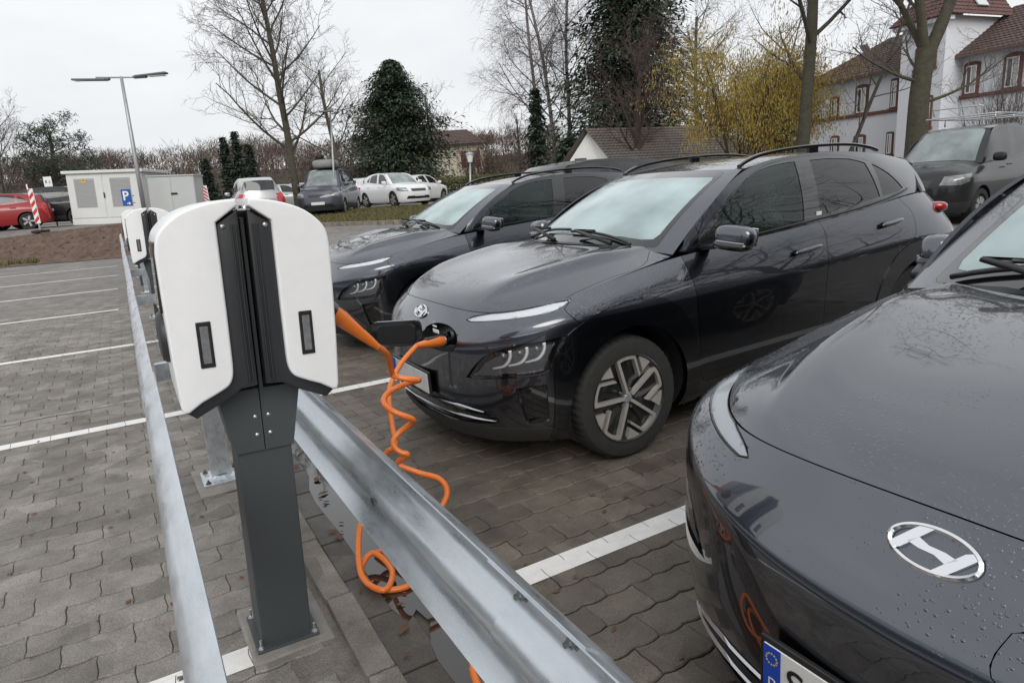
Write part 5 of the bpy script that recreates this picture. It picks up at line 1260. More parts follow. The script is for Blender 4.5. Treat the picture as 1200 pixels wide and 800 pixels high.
def hwindow(x0, x1, y0, y1, n=0., arch=True):
    a = fac(x0, y1, n); b = fac(x1, y0, n); s0, s1 = sorted((a[0], b[0])); z0, z1 = min(a[1], b[1]), max(a[1], b[1])
    w = slab('window', 'sandstone_red', house, s0, s1, n-.10, n+.07, z0, z1+.0); t = (s1-s0)*.17; zt = (z1-z0)*.10
    if arch:
        m = (s0+s1)/2; P = [hp(m+(s1-s0)/2*math.cos(a_), n-.05, z1-.02+(s1-s0)*.16*math.sin(a_)) for a_ in np.linspace(0, math.pi, 9)]; Q = [p+HN*.115 for p in P]
        MB().add(P+Q, [tuple(range(8, -1, -1)), tuple(range(9, 18))]+[(i, i+1, i+10, i+9) for i in range(8)]).build('arch', 'sandstone_red', w)
    slab('pane', 'pane_dark', w, s0+t, s1-t, n-.05, n+.078, z0+zt*.6, z1-zt*.6); fm = .055
    mids = [(s0+t, s0+t+fm), (s1-t-fm, s1-t), ((s0+s1)/2-fm/2, (s0+s1)/2+fm/2)]
    for c, d in mids: slab('window_bar', 'frame_white', w, c, d, n-.04, n+.092, z0+zt*.6, z1-zt*.6)
    for c in (z0+zt*.6, z1-zt*.6-fm): slab('window_bar', 'frame_white', w, s0+t, s1-t, n-.04, n+.090, c, c+fm)
    slab('sill', 'sandstone_red', w, s0-.06, s1+.06, n-.05, n+.14, z0-.10, z0+.02)
    slab('curtain', 'curtain', w, s0+t, s0+t+(s1-s0-2*t)*.42, n-.052, n+.0795, z0+zt, z1-zt)
for w_ in ((973, 984, 114, 138), (1002, 1019, 100, 135), (1043, 1054, 92, 128), (1128, 1150, 73, 113), (1174, 1201, 62, 106), (973, 984, 160, 185), (1000, 1015, 159, 182), (1038, 1048, 155, 182)): hwindow(*w_)
for w_ in ((1072, 1099, 53, 83), (1080, 1094, 112, 150)): hwindow(*w_, n=BAY)
_, zc = fac(1052, 129); _, zc2 = fac(957, 144)
slab('string_course', 'sandstone_red', house, sBL+.02, sE-.05, -.02, .10, zc-.09, zc+.09); _, zr = fac(1160, 110); slab('string_course', 'sandstone_red', house, -9, sBR-.02, -.02, .10, zr-.09, zr+.09)
def plane_roof(nm, m_, P, parent, nu, nv):
    r = MB().add(P, [(0, 1, 3, 2)]).build(nm, m_, parent); tiles(r, P[0], P[1], P[2], P[3], nu, nv, m_); return r
RZ = 8.7
plane_roof('roof', 'tile_brown', [hp(sBL-.1, .55, EZ-.12), hp(sE+.5, .55, EZ-.12), hp(sBL-.1, -3.6, RZ), hp(sE-2.6, -3.6, RZ)], house, 34, 16)
plane_roof('roof', 'tile_brown', [hp(-9.5, .55, EZ-.12), hp(sBR+.1, .55, EZ-.12), hp(-9.5, -3.6, RZ), hp(sBR+.1, -3.6, RZ)], house, 56, 16)
MB().add([hp(sE+.5, .55, EZ-.12), hp(sE+.5, -7.5, EZ-.12), hp(sE-2.6, -3.6, RZ)], [(0, 1, 2)]).build('roof', 'tile_brown', house)
m_ = (sBL+sBR)/2; bz = 8.1; pk = 9.9; o_ = .45
f0, f1, b0, b1 = hp(sBR-o_, BAY+o_, bz), hp(sBL+o_, BAY+o_, bz), hp(sBR-o_, -3., bz), hp(sBL+o_, -3., bz); r0, r1 = hp(m_-.35, BAY-1.0, pk), hp(m_+.35, BAY-1.0, pk); r2, r3 = hp(m_-.35, -3., pk), hp(m_+.35, -3., pk)
br = plane_roof('bay_roof', 'tile_red', [f0, f1, r0, r1], house, 14, 9); tiles(br, b0, f0, r2, r0, 18, 9, 'tile_red'); tiles(br, f1, b1, r1, r3, 18, 9, 'tile_red')
MB().add([b0, f0, r0, r2, f1, b1, r3, r1], [(0, 1, 2, 3), (4, 5, 6, 7), (3, 2, 7, 6)]).build('bay_roof', 'tile_red', house)
c_ = (Vector(f0)*.55+Vector(b0)*.45)*.55+(Vector(r0)*.5+Vector(r2)*.5)*.45; nn = (Vector(f0)-Vector(b0)).cross(Vector(r2)-Vector(b0)).normalized(); nn = nn if nn.z > 0 else -nn
MB().bbox(c_+nn*.10, (.75, 1.0, .08), .02, nn.to_track_quat('Z', 'Y').to_matrix()).build('skylight', 'skylight', house)
slab('cornice', 'gutter_metal', house, -9.4, sBR, .45, .62, EZ-.24, EZ-.10); slab('cornice', 'gutter_metal', house, sBL, sE+.5, .45, .62, EZ-.24, EZ-.10); slab('cornice', 'plaster_white', house, sBR-.3, sBL+.3, BAY-.1, BAY+.34, bz-.22, bz-.03)
slab('downpipe', 'gutter_metal', house, sBL+.12, sBL+.22, .03, .12, .2, EZ)
for sx in (.35, .62): MB().bbox(hp(sBL+(sE-sBL)*sx, -1.25, EZ+1.62), (.5, .5, .06), .01, Matrix.Rotation(R_(40), 3, 'Y')).build('skylight', 'skylight', house)
slab('chimney', 'tile_red', house, sBL+2.0, sBL+2.6, -4.2, -3.6, RZ-.6, RZ+1.1)
# --- low house with white gable and tiled roof
gb = empty('gable_house', (0, 0, 0), label='low white gable house with grey brown tiled roof behind the cars', cat='building')
gA, gB, gP = at(668, 188, 33), at(716, 186, 31.5), at(691, 152, 32.3); dr = (at(826, 178, 34)-gB); dr.z = 0; dr = dr.normalized()*9.5
bl = lambda p: Vector((p.x, p.y, -.3))
MB().add([bl(gA), bl(gB), gB, gP, gA, bl(gA)+dr, bl(gB)+dr, gB+dr, gP+dr, gA+dr], [(0, 1, 2, 3, 4), (1, 6, 7, 2), (0, 4, 9, 5), (5, 9, 8, 7, 6)]).build('wall', 'gable_white', gb)
ov = (gB-gA); ov.z = 0; ov = ov.normalized()*.35
e0, e1, k0, k1 = gB+ov*1.0-dr.normalized()*.3-Vector((0, 0, .22)), gB+ov-Vector((0, 0, .22))+dr, gP-dr.normalized()*.3+Vector((0, 0, .05)), gP+dr*.86+Vector((0, 0, .05))
rf_ = MB().add([e0, e1, k1, k0], [(0, 1, 2, 3)]).build('roof', 'tile_grey', gb); tiles(rf_, e0, e1, k0, k1, 40, 13, 'tile_grey', .07)
MB().add([gA-ov-dr.normalized()*.3-Vector((0, 0, .22)), k0, k1, gA-ov+dr-Vector((0, 0, .22))], [(0, 1, 2, 3)]).build('roof', 'tile_grey', gb)
gn = Vector((ov.y, -ov.x, 0)).normalized(); gn = gn if gn.dot(gP) < 0 else -gn
for i in range(7):
    c = gP+Vector((0, 0, -.55-.13*(i//2)))+ov.normalized()*(.1*(i % 2)-.05)+gn*.01; MB().box(c, (.05, .05, .05)).build('vent_hole', 'pane_dark', gb)
c = gA*.72+gB*.28+gn*.02; MB().bbox((c.x, c.y, c.z-.15), (.45, .45, .45), .01, Matrix.Rotation(math.atan2(ov.y, ov.x), 3, 'Z')).build('window', 'pane_dark', gb)
# --- cream house between the trees
cr_ = empty('cream_house', (0, 0, 0), label='cream house with dark red shutters between the yew and the bushes', cat='building')
c0, c1 = at(528, 205, 55), at(562, 205, 55); u_ = (c1-c0); u_.z = 0; L_ = u_.length; u_.normalize(); nb = Vector((u_.y, -u_.x, 0)); nb = nb if nb.dot(c0) < 0 else -nb
def chb(name, m_, a, b_, n0, n1, z0, z1, par):
    P = [c0*Vector((1, 1, 0))+u_*s+nb*n+Vector((0, 0, z)) for z in (z0, z1) for n in (n0, n1) for s in (a, b_)]
    return MB().add(P, [(0, 1, 3, 2), (4, 6, 7, 5), (0, 4, 5, 1), (2, 3, 7, 6), (0, 2, 6, 4), (1, 5, 7, 3)]).build(name, m_, par)
zt = at(545, 168, 55).z; chb('wall', 'plaster_cream', -4.5, L_+.3, -6, 0, 0, zt, cr_)
for s in (-2.6, L_-1.0):
    w = chb('window', 'pane_dark', s, s+.75, -.1, .04, zt-1.9, zt-.7, cr_); chb('shutter', 'shutter_red', s-.42, s-.03, -.05, .07, zt-1.95, zt-.65, w); chb('shutter', 'shutter_red', s+.78, s+1.15, -.05, .07, zt-1.95, zt-.65, w)
gp = at(532, 150, 55).z; q0 = c0*Vector((1, 1, 0))
P = [q0+u_*-4.9+nb*.5+Vector((0, 0, zt-.1)), q0+u_*(L_+.7)+nb*.5+Vector((0, 0, zt-.1)), q0+u_*-4.9-nb*3+Vector((0, 0, gp)), q0+u_*(L_-1.0)-nb*3+Vector((0, 0, gp))]
plane_roof('roof', 'tile_brown', P, cr_, 20, 10)
MB().add([P[1], P[3], q0+u_*(L_+.7)-nb*6.4+Vector((0, 0, zt-.1))], [(0, 1, 2)]).build('roof', 'tile_brown', cr_)
# ------------------------------------------------------------------ trees and shrubs
def bark(name, c1, c2, s=6):
    mat(name, c1, rough=.95, noise=(s, .45), col2=c2, bump=(14, .8, .03))
bark('bark_grey', (.105, .092, .076), (.050, .044, .038)); bark('bark_moss', (.085, .080, .050), (.045, .040, .030)); bark('bark_brown', (.075, .052, .042), (.045, .032, .027)); bark('bark_birch', (.30, .28, .27), (.10, .09, .085), 9)
mat('twig_grey', (.090, .078, .070), rough=.95); mat('twig_brown', (.085, .052, .044), rough=.95); mat('twig_red', (.070, .048, .046), rough=.95); mat('twig_birch', (.115, .085, .088), rough=.95); mat('twig_wood', (.115, .080, .060), rough=.95, noise=(.15, .5), col2=(.085, .062, .050))
def leafmat(name, c1, c2, s=1.5):
    m = mat(name, c1, rough=.8, noise=(s, .5), col2=c2); return m
leafmat('needle_yew', (.048, .074, .040), (.028, .046, .027)); leafmat('needle_spruce', (.044, .066, .045), (.025, .040, .029)); leafmat('needle_pine', (.045, .060, .036), (.024, .036, .022)); leafmat('catkin', (.38, .285, .055), (.26, .195, .04), 3); leafmat('hedge_leaf', (.055, .070, .024), (.10, .080, .030), 3)
leafmat('grass_blade', (.080, .095, .030), (.15, .11, .045), 2.2); leafmat('dead_leaf', (.16, .075, .035), (.09, .045, .022), 8)
class Tree:
    def __init__(s, seed): s.r = random.Random(seed); s.T = MB(); s.B = MB(); s.tips = []
    def stick(s, mb, pts, r0, r1, n):
        k = len(mb.v); N = len(pts)
        for i, p in enumerate(pts):
            t = (pts[min(i+1, N-1)]-pts[max(i-1, 0)]); t = t.normalized() if t.length > 1e-9 else Vector((0, 0, 1))
            a = t.orthogonal().normalized() if i == 0 else (a-t*a.dot(t)).normalized(); c = t.cross(a); rr = r0+(r1-r0)*i/(N-1)
            for q in range(n): w = 2*math.pi*q/n; mb.v.append(tuple(p+(a*math.cos(w)+c*math.sin(w))*rr))
        for i in range(N-1):
            for q in range(n): mb.f.append((k+i*n+q, k+i*n+(q+1) % n, k+(i+1)*n+(q+1) % n, k+(i+1)*n+q))
    def path(s, p, d, L, seg, wob, up):
        out = [p.copy()]; d = d.normalized()
        for i in range(seg):
            d = (d+Vector((s.r.gauss(0, wob), s.r.gauss(0, wob), s.r.gauss(0, wob)+up))).normalized(); out.append(out[-1]+d*L/seg)
        return out
    def grow(s, p, d, L, r, lv, cfg):
        seg = (7, 6, 5, 4, 3)[min(lv, 4)]; P = s.path(p, d, L, seg, cfg['wob'][min(lv, len(cfg['wob'])-1)], cfg['up'][min(lv, len(cfg['up'])-1)])
        s.stick(s.T if lv <= 1 else s.B, P, r, r*(.45 if lv == 0 else .3), (10, 6, 4, 3, 3)[min(lv, 4)])
        if lv >= cfg['lv']: s.tips.append(P[-1]); return
        n = cfg['n'][lv]; t0 = cfg['t0'][lv]
        for i in range(n):
            t = t0+(1-t0)*(i+s.r.random()*.8)/n; x = t*seg; k = min(int(x), seg-1); q = P[k].lerp(P[k+1], x-k); ax = (P[k+1]-P[k]).normalized()
            a = s.r.uniform(0, 2*math.pi) if lv else (i*2.4+s.r.uniform(-.4, .4)); o = ax.orthogonal().normalized(); o = Matrix.Rotation(a, 3, ax) @ o
            an = R_(s.r.uniform(*cfg['ang'][lv])); dd = ax*math.cos(an)+o*math.sin(an)
            l = L*cfg['len'][lv]*s.r.uniform(.7, 1.15)*(1-.45*(t-t0)/(1-t0+1e-6)*(lv == 0)); s.grow(q, dd, l, max(.006, r*(1-.55*t)*cfg['rk'][lv]), lv+1, cfg)
    def finish(s, name, label, pos, bm_, tm_, group=None):
        root = empty(name, (0, 0, 0), label=label, cat='tree', group=group)
        s.T.build('trunk', bm_, root, True); s.B.build('crown', tm_, root); return root
BARE = dict(lv=4, n=(13, 7, 6, 4), t0=(.28, .22, .2, .2), ang=((38, 65), (30, 60), (25, 60), (20, 60)), len=(.50, .48, .5, .5), rk=(.42, .5, .5, .6), wob=(.035, .07, .10, .14, .16), up=(.01, .06, .05, .03, .02))
def base(px, d):
    """ground point in picture column px at depth d"""
    p = at(px, 230, d); return Vector((p.x, p.y, gz(p.x, p.y)-.05))
def bare(name, label, px, d, H, r, seed, bm_='bark_grey', tm_='twig_grey', lean=(0, 0), **k):
    c = dict(BARE); c.update(k); t = Tree(seed); p = base(px, d); t.grow(p, Vector((lean[0], lean[1], 1)), H*.86, r, 0, c); return t, t.finish(name, label, p, bm_, tm_, 'bare trees around the car park')
TR = lambda a: at(a+600, 400, 1)-at(600, 400, 1)
bare('bare_tree', 'tall bare tree with a straight trunk behind the nearest charger', 349, 27, 9.9, .17, 11, 'bark_moss', 'twig_grey', lean=(.02, 0), n=(21, 9, 7, 5), len=(.42, .46, .5, .5))
bare('bare_tree', 'smaller bare tree left of the dark yew', 404, 40, 9.2, .16, 12, n=(12, 7, 5, 4))
bare('bare_tree', 'thin bare tree standing right of the white birch', 612, 52, 6.5, .12, 21, n=(10, 6, 5, 3))
bare('bare_tree', 'wide reddish brown bare tree in front of the big conifer', 748, 33, 7.6, .20, 31, 'bark_brown', 'twig_red', n=(14, 8, 6, 4), t0=(.16, .15, .15, .2), ang=((28, 58), (25, 55), (25, 60), (20, 60)), len=(.62, .5, .5, .5))
bare('bare_tree', 'tall ivy covered trunk behind the yellow catkin bush', 941, 24, 15.5, .24, 41, 'bark_moss', 'twig_grey', n=(13, 7, 6, 3), t0=(.30, .2, .2, .2), lean=(-.02, 0))
bare('bare_tree', 'thin leaning bare tree in front of the white house', 975, 27, 9.5, .09, 43, n=(9, 5, 5, 3), lean=(.25, -.2))
bare('bare_tree', 'bare tree with many fine twigs at the left edge of the picture', 2, 44, 8.0, .16, 51, n=(15, 8, 6, 4), t0=(.15, .2, .2, .2))
bare('bare_tree', 'small bare tree behind the utility cabinet', 140, 50, 4.6, .10, 52, 'bark_brown', 'twig_brown', n=(12, 7, 5, 3), t0=(.15, .2, .2, .2))
bare('bare_tree', 'pale bare tree rising behind the dark yew', 512, 62, 10.5, .15, 53, n=(12, 7, 5, 3))
bare('bare_tree', 'spreading bare tree reaching in from the right of the big conifer', 818, 37, 10.5, .16, 54, n=(14, 8, 6, 3))
# trees across the lane to the right, mirrored in the car windows
for i, (x, y, H) in enumerate(((5.0, -8.5, 15), (10.5, -9, 17), (18, -10, 16))):
    t = Tree(300+i); t.grow(Vector((x, y, -.05)), Vector((.03, 0, 1)), H, .26, 0, dict(BARE, n=(20, 9, 6, 4), t0=(.16, .2, .2, .2), len=(.46, .5, .5, .5))); t.finish('bare_tree', ('bare tree mirrored in the front side window of the charging car', 'bare tree mirrored in the rear side window of the charging car', 'bare tree mirrored in the tail of the charging car')[i], None, 'bark_grey', 'twig_grey', 'bare trees around the car park')
# forked old tree before the house
t = Tree(61); p = base(1068, 21.5); cf = dict(BARE); cf.update(n=(9, 7, 6, 4), t0=(.25, .2, .2, .2), len=(.55, .5, .5, .5))
trunk = [p, p+Vector((.05, 0, 1.6)), p+Vector((.10, .03, 3.3)), p+Vector((.25, .0, 4.6))]; t.stick(t.T, bez(trunk, 4), .36, .26, 12)
for dx, dy, l, r in ((-.16, .10, 5.2, .15), (.42, -.10, 6.5, .20), (-.05, .5, 4.5, .11)): t.grow(trunk[-1]-Vector((0, 0, .3)), Vector((dx, dy, 1)), l, r, 0, cf)
for z, dx, dy in ((3.0, .9, -.5), (3.6, -.9, .4), (4.0, .7, .6)): t.grow(p+Vector((.1, 0, z)), Vector((dx, dy, .25)), 2.6, .06, 1, cf)
t.finish('bare_tree', 'thick forked bare tree in front of the white house', p, 'bark_moss', 'twig_grey', 'bare trees around the car park')
# birch: several pale stems, fine hanging twigs
t = Tree(71); p = base(655, 50); cb = dict(BARE); cb.update(n=(16, 8, 7, 4), t0=(.25, .2, .2, .2), up=(.01, .05, -.02, -.12, -.15), len=(.36, .5, .55, .6))
for dx, dy, H in ((0, 0, 16.5), (-.09, .05, 14.5), (.10, -.08, 15)): t.grow(p+Vector((dx*5, dy*5, 0)), Vector((dx, dy, 1)), H, .17, 0, cb)
t.finish('birch_tree', 'tall pale birch with fine hanging twigs', p, 'bark_birch', 'twig_birch', 'bare trees around the car park')
# conifers: sprays of needles on drooping boughs
def conifer(name, label, px, d, H, rad, seed, m_, n=2600, shape=.85, size=.34, low=.05, lump=.35, dens=1.):
    r = random.Random(seed); p = base(px, d); root = empty(name, (0, 0, 0), label=label, cat='tree', group='dark conifers behind the car park')
    T = Tree(seed); T.stick(T.T, [p, p+Vector((0, 0, H*.5)), p+Vector((0, 0, H*.97))], max(.12, H*.02), .02, 8); B = MB(); ph = [r.uniform(0, 6.28) for _ in range(6)]
    nb = int(n/22*dens)
    for i in range(nb):
        t = low+(1-low)*(i/nb)**.9; a = i*2.39996+r.uniform(-.5, .5); R = rad*(1-t)**shape*(1+lump*math.sin(3*a+ph[0])*math.sin(5*t*6+ph[1])+.5*lump*math.sin(2*a+9*t+ph[2])+r.uniform(-.38, .22)); R = max(R, .12)
        if t < .16: R *= .55+t*2.8
        z = H*t; dirn = Vector((math.cos(a), math.sin(a), 0)); T.stick(T.B, [p+Vector((0, 0, z)), p+dirn*R*.9+Vector((0, 0, z-.10*R))], .03, .008, 3)
        for k in range(22):
            f = r.uniform(.25, 1.05); c = p+dirn*R*f+Vector((r.gauss(0, .12*R+.1), r.gauss(0, .12*R+.1), z+r.uniform(-.12, .16)*R*.6-.12*R*f*f)); s = size*r.uniform(.6, 1.25)
            o = Vector((dirn.x+r.gauss(0, .6), dirn.y+r.gauss(0, .6), -.25+r.gauss(0, .35))).normalized(); q = o.cross(Vector((r.gauss(0, .4), r.gauss(0, .4), 1))).normalized()
            k0 = len(B.v); B.v += [tuple(c-o*s*.5), tuple(c+q*s*.22), tuple(c+o*s*.75-Vector((0, 0, s*.15))), tuple(c-q*s*.22)]; B.f.append((k0, k0+1, k0+2, k0+3))
    T.T.v += []; T.T.build('trunk', 'bark_brown', root, True); T.B.build('boughs', 'bark_brown', root); B.build('crown', m_, root); return root
conifer('yew_tree', 'broad dark green yew behind the white cars', 472, 45, 9.0, 4.4, 81, 'needle_yew', 38000, .66, .25, .02, .5)
conifer('conifer', 'slim dark conifer in front of the birch', 633, 44, 6.6, .85, 82, 'needle_spruce', 2600, .6, .32, .02, .2)
conifer('conifer', 'huge dark conifer behind the low gable house', 742, 46, 17.5, 5.6, 83, 'needle_yew', 44000, .55, .34, .03, .42)
conifer('conifer', 'low dark conifer left of the low gable house', 668, 42, 3.3, 1.9, 84, 'needle_yew', 2600, .7, .36, .02)
conifer('conifer', 'dark conifer behind the yellow catkin bush', 846, 40, 5.0, 2.3, 85, 'needle_spruce', 3200, .7, .36, .02)
for i, (px, H, rad, lb) in enumerate(((246, 4.4, .85, 'leftmost narrow spruce of the group behind the silver people carrier'), (271, 6.0, 1.0, 'second narrow spruce from the left behind the silver people carrier'), (285, 6.4, .85, 'tallest narrow spruce behind the silver people carrier'), (299, 5.3, 1.05, 'rightmost narrow spruce behind the silver people carrier'), (380, 4.0, 1.9, 'round dark evergreen behind the bare trunk'))):
    conifer('spruce_tree', lb, px, 56, H, rad, 90+i, 'needle_spruce', 1900, .8, .36, .02, .2)
# pine with open clumps
r = random.Random(7); t = Tree(101); p = base(72, 46); cp_ = dict(BARE); cp_.update(lv=2, n=(14, 6), t0=(.2, .3), ang=((50, 80), (30, 60)), len=(.46, .5)); t.grow(p, Vector((0, 0, 1)), 6.0, .2, 0, cp_); B = MB()
for tip in t.tips+[p+Vector((r.gauss(0, 1.3), r.gauss(0, 1.3), r.uniform(1.5, 4.8))) for _ in range(60)]:
    for k in range(34):
        d_ = Vector((r.gauss(0, 1), r.gauss(0, 1), r.gauss(.3, .7))).normalized(); c = tip+Vector((r.gauss(0, .26), r.gauss(0, .26), r.gauss(0, .16))); q = d_.orthogonal().normalized()*.035; k0 = len(B.v); B.v += [tuple(c-q), tuple(c+q), tuple(c+d_*.34)]; B.f.append((k0, k0+1, k0+2))
pr = t.finish('pine_tree', 'bushy pine behind the red car and the utility cabinet', p, 'bark_brown', 'twig_brown'); B.build('needles', 'needle_pine', pr)
# yellow catkin bush: arching stems full of hanging yellow tassels
def catkin_bush(px, d, H, seed, label, dens, wid=1.):
    t = Tree(seed); p = base(px, d); c = dict(BARE); c.update(lv=3, n=(9, 7, 5), t0=(.25, .25, .2), ang=((20, 45), (20, 50), (20, 55)), len=(.55, .5, .5), up=(.02, .0, -.06, -.1), wob=(.05, .08, .1, .12))
    for k in range(7):
        a = k*.9; t.grow(p+Vector((math.cos(a)*.4*wid, math.sin(a)*.4*wid, 0)), Vector((math.cos(a)*.32*wid, math.sin(a)*.32*wid, 1)), H*t.r.uniform(.75, 1.), .06, 0, c)
    root = t.finish('catkin_bush', label, p, 'bark_brown', 'twig_brown'); root['category'] = 'bush'; B = MB(); r = t.r
    for tip in t.tips:
        for k in range(dens):
            q = tip+Vector((r.gauss(0, .16), r.gauss(0, .16), r.gauss(0, .18))); l = r.uniform(.07, .16); w = .016; a = r.uniform(0, 3.14); u = Vector((math.cos(a)*w, math.sin(a)*w, 0)); k0 = len(B.v)
            B.v += [tuple(q), tuple(q+u-Vector((0, 0, l*.4))), tuple(q-Vector((0, 0, l))), tuple(q-u-Vector((0, 0, l*.4)))]; B.f.append((k0, k0+1, k0+2, k0+3))
    tag(B.build('catkins', 'catkin', root), kind='stuff'); return root
catkin_bush(876, 27.5, 5.6, 111, 'yellow catkin bush hanging full of tassels left of the tall trunk', 12, 1.0); catkin_bush(908, 28.5, 4.9, 112, 'yellow catkin bush around the tall ivy covered trunk', 9, .6)
# shrubs
def shrub(px, d, H, W, seed, label, tm_, n=60, leaf=None, nl=0):
    t = Tree(seed); p = base(px, d); r = t.r
    for k in range(n):
        a = r.uniform(0, 6.28); e = r.uniform(.05, 1)*W/H*.55; t.grow(p+Vector((r.gauss(0, W*.18), r.gauss(0, W*.18), 0)), Vector((math.cos(a)*e, math.sin(a)*e, 1)), H*r.uniform(.6, 1.05), .018, 2, dict(BARE, lv=3, n=(0, 0, 9), t0=(0, 0, .2), ang=(0, 0, (15, 50)), len=(0, 0, .4), rk=(0, 0, .5)))
    root = empty('shrub', (0, 0, 0), label=label, cat='bush', group='bare shrubs'); t.B.build('stems', tm_, root)
    if leaf:
        B = MB()
        for k in range(nl):
            c = p+Vector((r.gauss(0, W*.28), r.gauss(0, W*.28), H*r.uniform(.05, .85))); o = Vector((r.gauss(0, 1), r.gauss(0, 1), r.gauss(0, 1))).normalized(); q = o.orthogonal().normalized(); s = .09; k0 = len(B.v); B.v += [tuple(c), tuple(c+q*s), tuple(c+o*s*1.6), tuple(c-q*s)]; B.f.append((k0, k0+1, k0+2, k0+3))
        tag(B.build('foliage', leaf, root), kind='stuff')
    return root
shrub(575, 45, 3.6, 3.6, 121, 'brown bare shrub right of the cream house', 'twig_brown', 90, 'hedge_leaf', 500); shrub(552, 46, 3.0, 2.0, 122, 'thin shrub in front of the cream house', 'twig_brown', 40)
shrub(430, 44, 2.4, 2.6, 123, 'greenish shrub in front of the yew', 'twig_brown', 40, 'hedge_leaf', 900); shrub(1165, 27, 4.6, 2.2, 124, 'bare shrub with long upright stems in front of the white house', 'twig_grey', 60)
# unseen tree belt added on the right to darken what the car sides mirror
r = random.Random(15); B = MB(); tw = Tree(400)
for k in range(150):
    x = r.uniform(-2, 60); y = -16-.12*x+r.uniform(-7, 3); H = r.uniform(6, 10.5); p = Vector((x, y, -.1)); tw.stick(B, [p, p+Vector((r.gauss(0, .3), r.gauss(0, .3), H*.7))], .12, .04, 4); Wd = H*r.uniform(.22, .34)
    for m_ in range(230):
        a = r.uniform(0, 6.28); f = r.uniform(.15, 1.); zz = r.uniform(.12, 1); c = p+Vector((math.cos(a)*Wd*f, math.sin(a)*Wd*f, H*zz)); v = Vector((r.gauss(0, .5), r.gauss(0, .5), r.uniform(.2, 1)))*H*.11; q = Vector((r.gauss(0, 1), r.gauss(0, 1), 0)).normalized()*.06; k0 = len(B.v); B.v += [tuple(c-q), tuple(c+q), tuple(c+v)]; B.f.append((k0, k0+1, k0+2))
tag(B.build('added_tree_belt', 'twig_wood'), 'added unseen tree belt that darkens the reflections in the charging cars', 'wood', kind='stuff')
# clipped hedge
r = random.Random(4); B = MB(); a_, b_ = base(500, 40), base(600, 38)
for k in range(5200):
    c = a_.lerp(b_, r.random())+Vector((r.gauss(0, .28), r.gauss(0, .28), r.uniform(0, 1.35))); o = Vector((r.gauss(0, 1), r.gauss(0, 1), r.gauss(0, 1))).normalized(); q = o.orthogonal().normalized(); s = .07; k0 = len(B.v); B.v += [tuple(c), tuple(c+q*s), tuple(c+o*s*1.6), tuple(c-q*s)]; B.f.append((k0, k0+1, k0+2, k0+3))
hg = empty('hedge', (0, 0, 0), label='low green hedge behind the white cars', cat='hedge'); tag(B.build('foliage', 'hedge_leaf', hg), kind='stuff')
# far wood on the slope
r = random.Random(9); B = MB(); tw = Tree(200)
def hill(x, y):
    d = .493*x+.87*y; return gz(x, y)+6.0*sst(62, 120, d)
for k in range(560):
    px = r.uniform(-160, 660); d = r.uniform(62, 118); q = at(px, 230, d); p = Vector((q.x, q.y, hill(q.x, q.y)-.2)); H = r.uniform(3.4, 5.6)*(1.15 if 180 < px < 330 else 1)
    tw.stick(B, [p, p+Vector((r.gauss(0, .2), r.gauss(0, .2), H*.6))], .07, .03, 3); Wd = H*r.uniform(.28, .42)
    for m_ in range(150):
        a = r.uniform(0, 6.28); e = r.uniform(-.2, 1)**1; f = r.uniform(.35, 1.); c = p+Vector((math.cos(a)*Wd*f*math.cos(e), math.sin(a)*Wd*f*math.cos(e), H*.55+H*.45*f*math.sin(e)))
        v = Vector((math.cos(a)*.5+r.gauss(0, .4), math.sin(a)*.5+r.gauss(0, .4), r.uniform(.3, 1.2)))*H*.13; sd_ = Vector((r.gauss(0, 1), r.gauss(0, 1), 0)).normalized()*.038; k0 = len(B.v); B.v += [tuple(c-sd_), tuple(c+sd_), tuple(c+v)]; B.f.append((k0, k0+1, k0+2))
tag(B.build('far_wood', 'twig_wood'), 'brown leafless wood on the slope behind the car park', 'wood', kind='stuff')
vs = []; fs = []; nx = 40; ny = 16
for j in range(ny+1):
    for i in range(nx+1):
        q = at(-500+1900*i/nx, 230, 60+90*j/ny); vs.append((q.x, q.y, hill(q.x, q.y)-.15))
fs = [(j*(nx+1)+i, j*(nx+1)+i+1, (j+1)*(nx+1)+i+1, (j+1)*(nx+1)+i) for j in range(ny) for i in range(nx)]
mat('wood_floor', (.055, .040, .028), rough=1., noise=(.4, .5), col2=(.035, .028, .020)); tag(MB().add(vs, fs).build('hill', 'wood_floor', None, True), kind='structure')
# ------------------------------------------------------------------ grass island, earth bank, kiosk, signs, lamps, litter
def region(name, pts, m_, dz, n=14, crown=0., bump=0., seed=1, kind='structure', z=None):
    """sheet over a four-cornered ground region given by picture columns and depths"""
    r = random.Random(seed); C = [at(px, 230, d) for px, d in pts]; vs = []
    for j in range(n+1):
        for i in range(2*n+1):
            u, v = i/(2*n), j/n; p = (C[0]*(1-u)+C[1]*u)*(1-v)+(C[3]*(1-u)+C[2]*u)*v; e = min(1, 5*min(u, 1-u, v, 1-v)); vs.append((p.x, p.y, gz(p.x, p.y)+dz+crown*e+r.uniform(-bump, bump)*e))
    w = 2*n+1; return tag(MB().add(vs, [(j*w+i, j*w+i+1, (j+1)*w+i+1, (j+1)*w+i) for j in range(n) for i in range(2*n)]).build(name, m_, None, True), kind=kind), C
isl, C = region('grass_island', ((352, 22.6), (640, 20.0), (640, 27.0), (352, 29.0)), 'grass_soil', .06, 16, .06, .012, 3)
r = random.Random(31); B = MB()
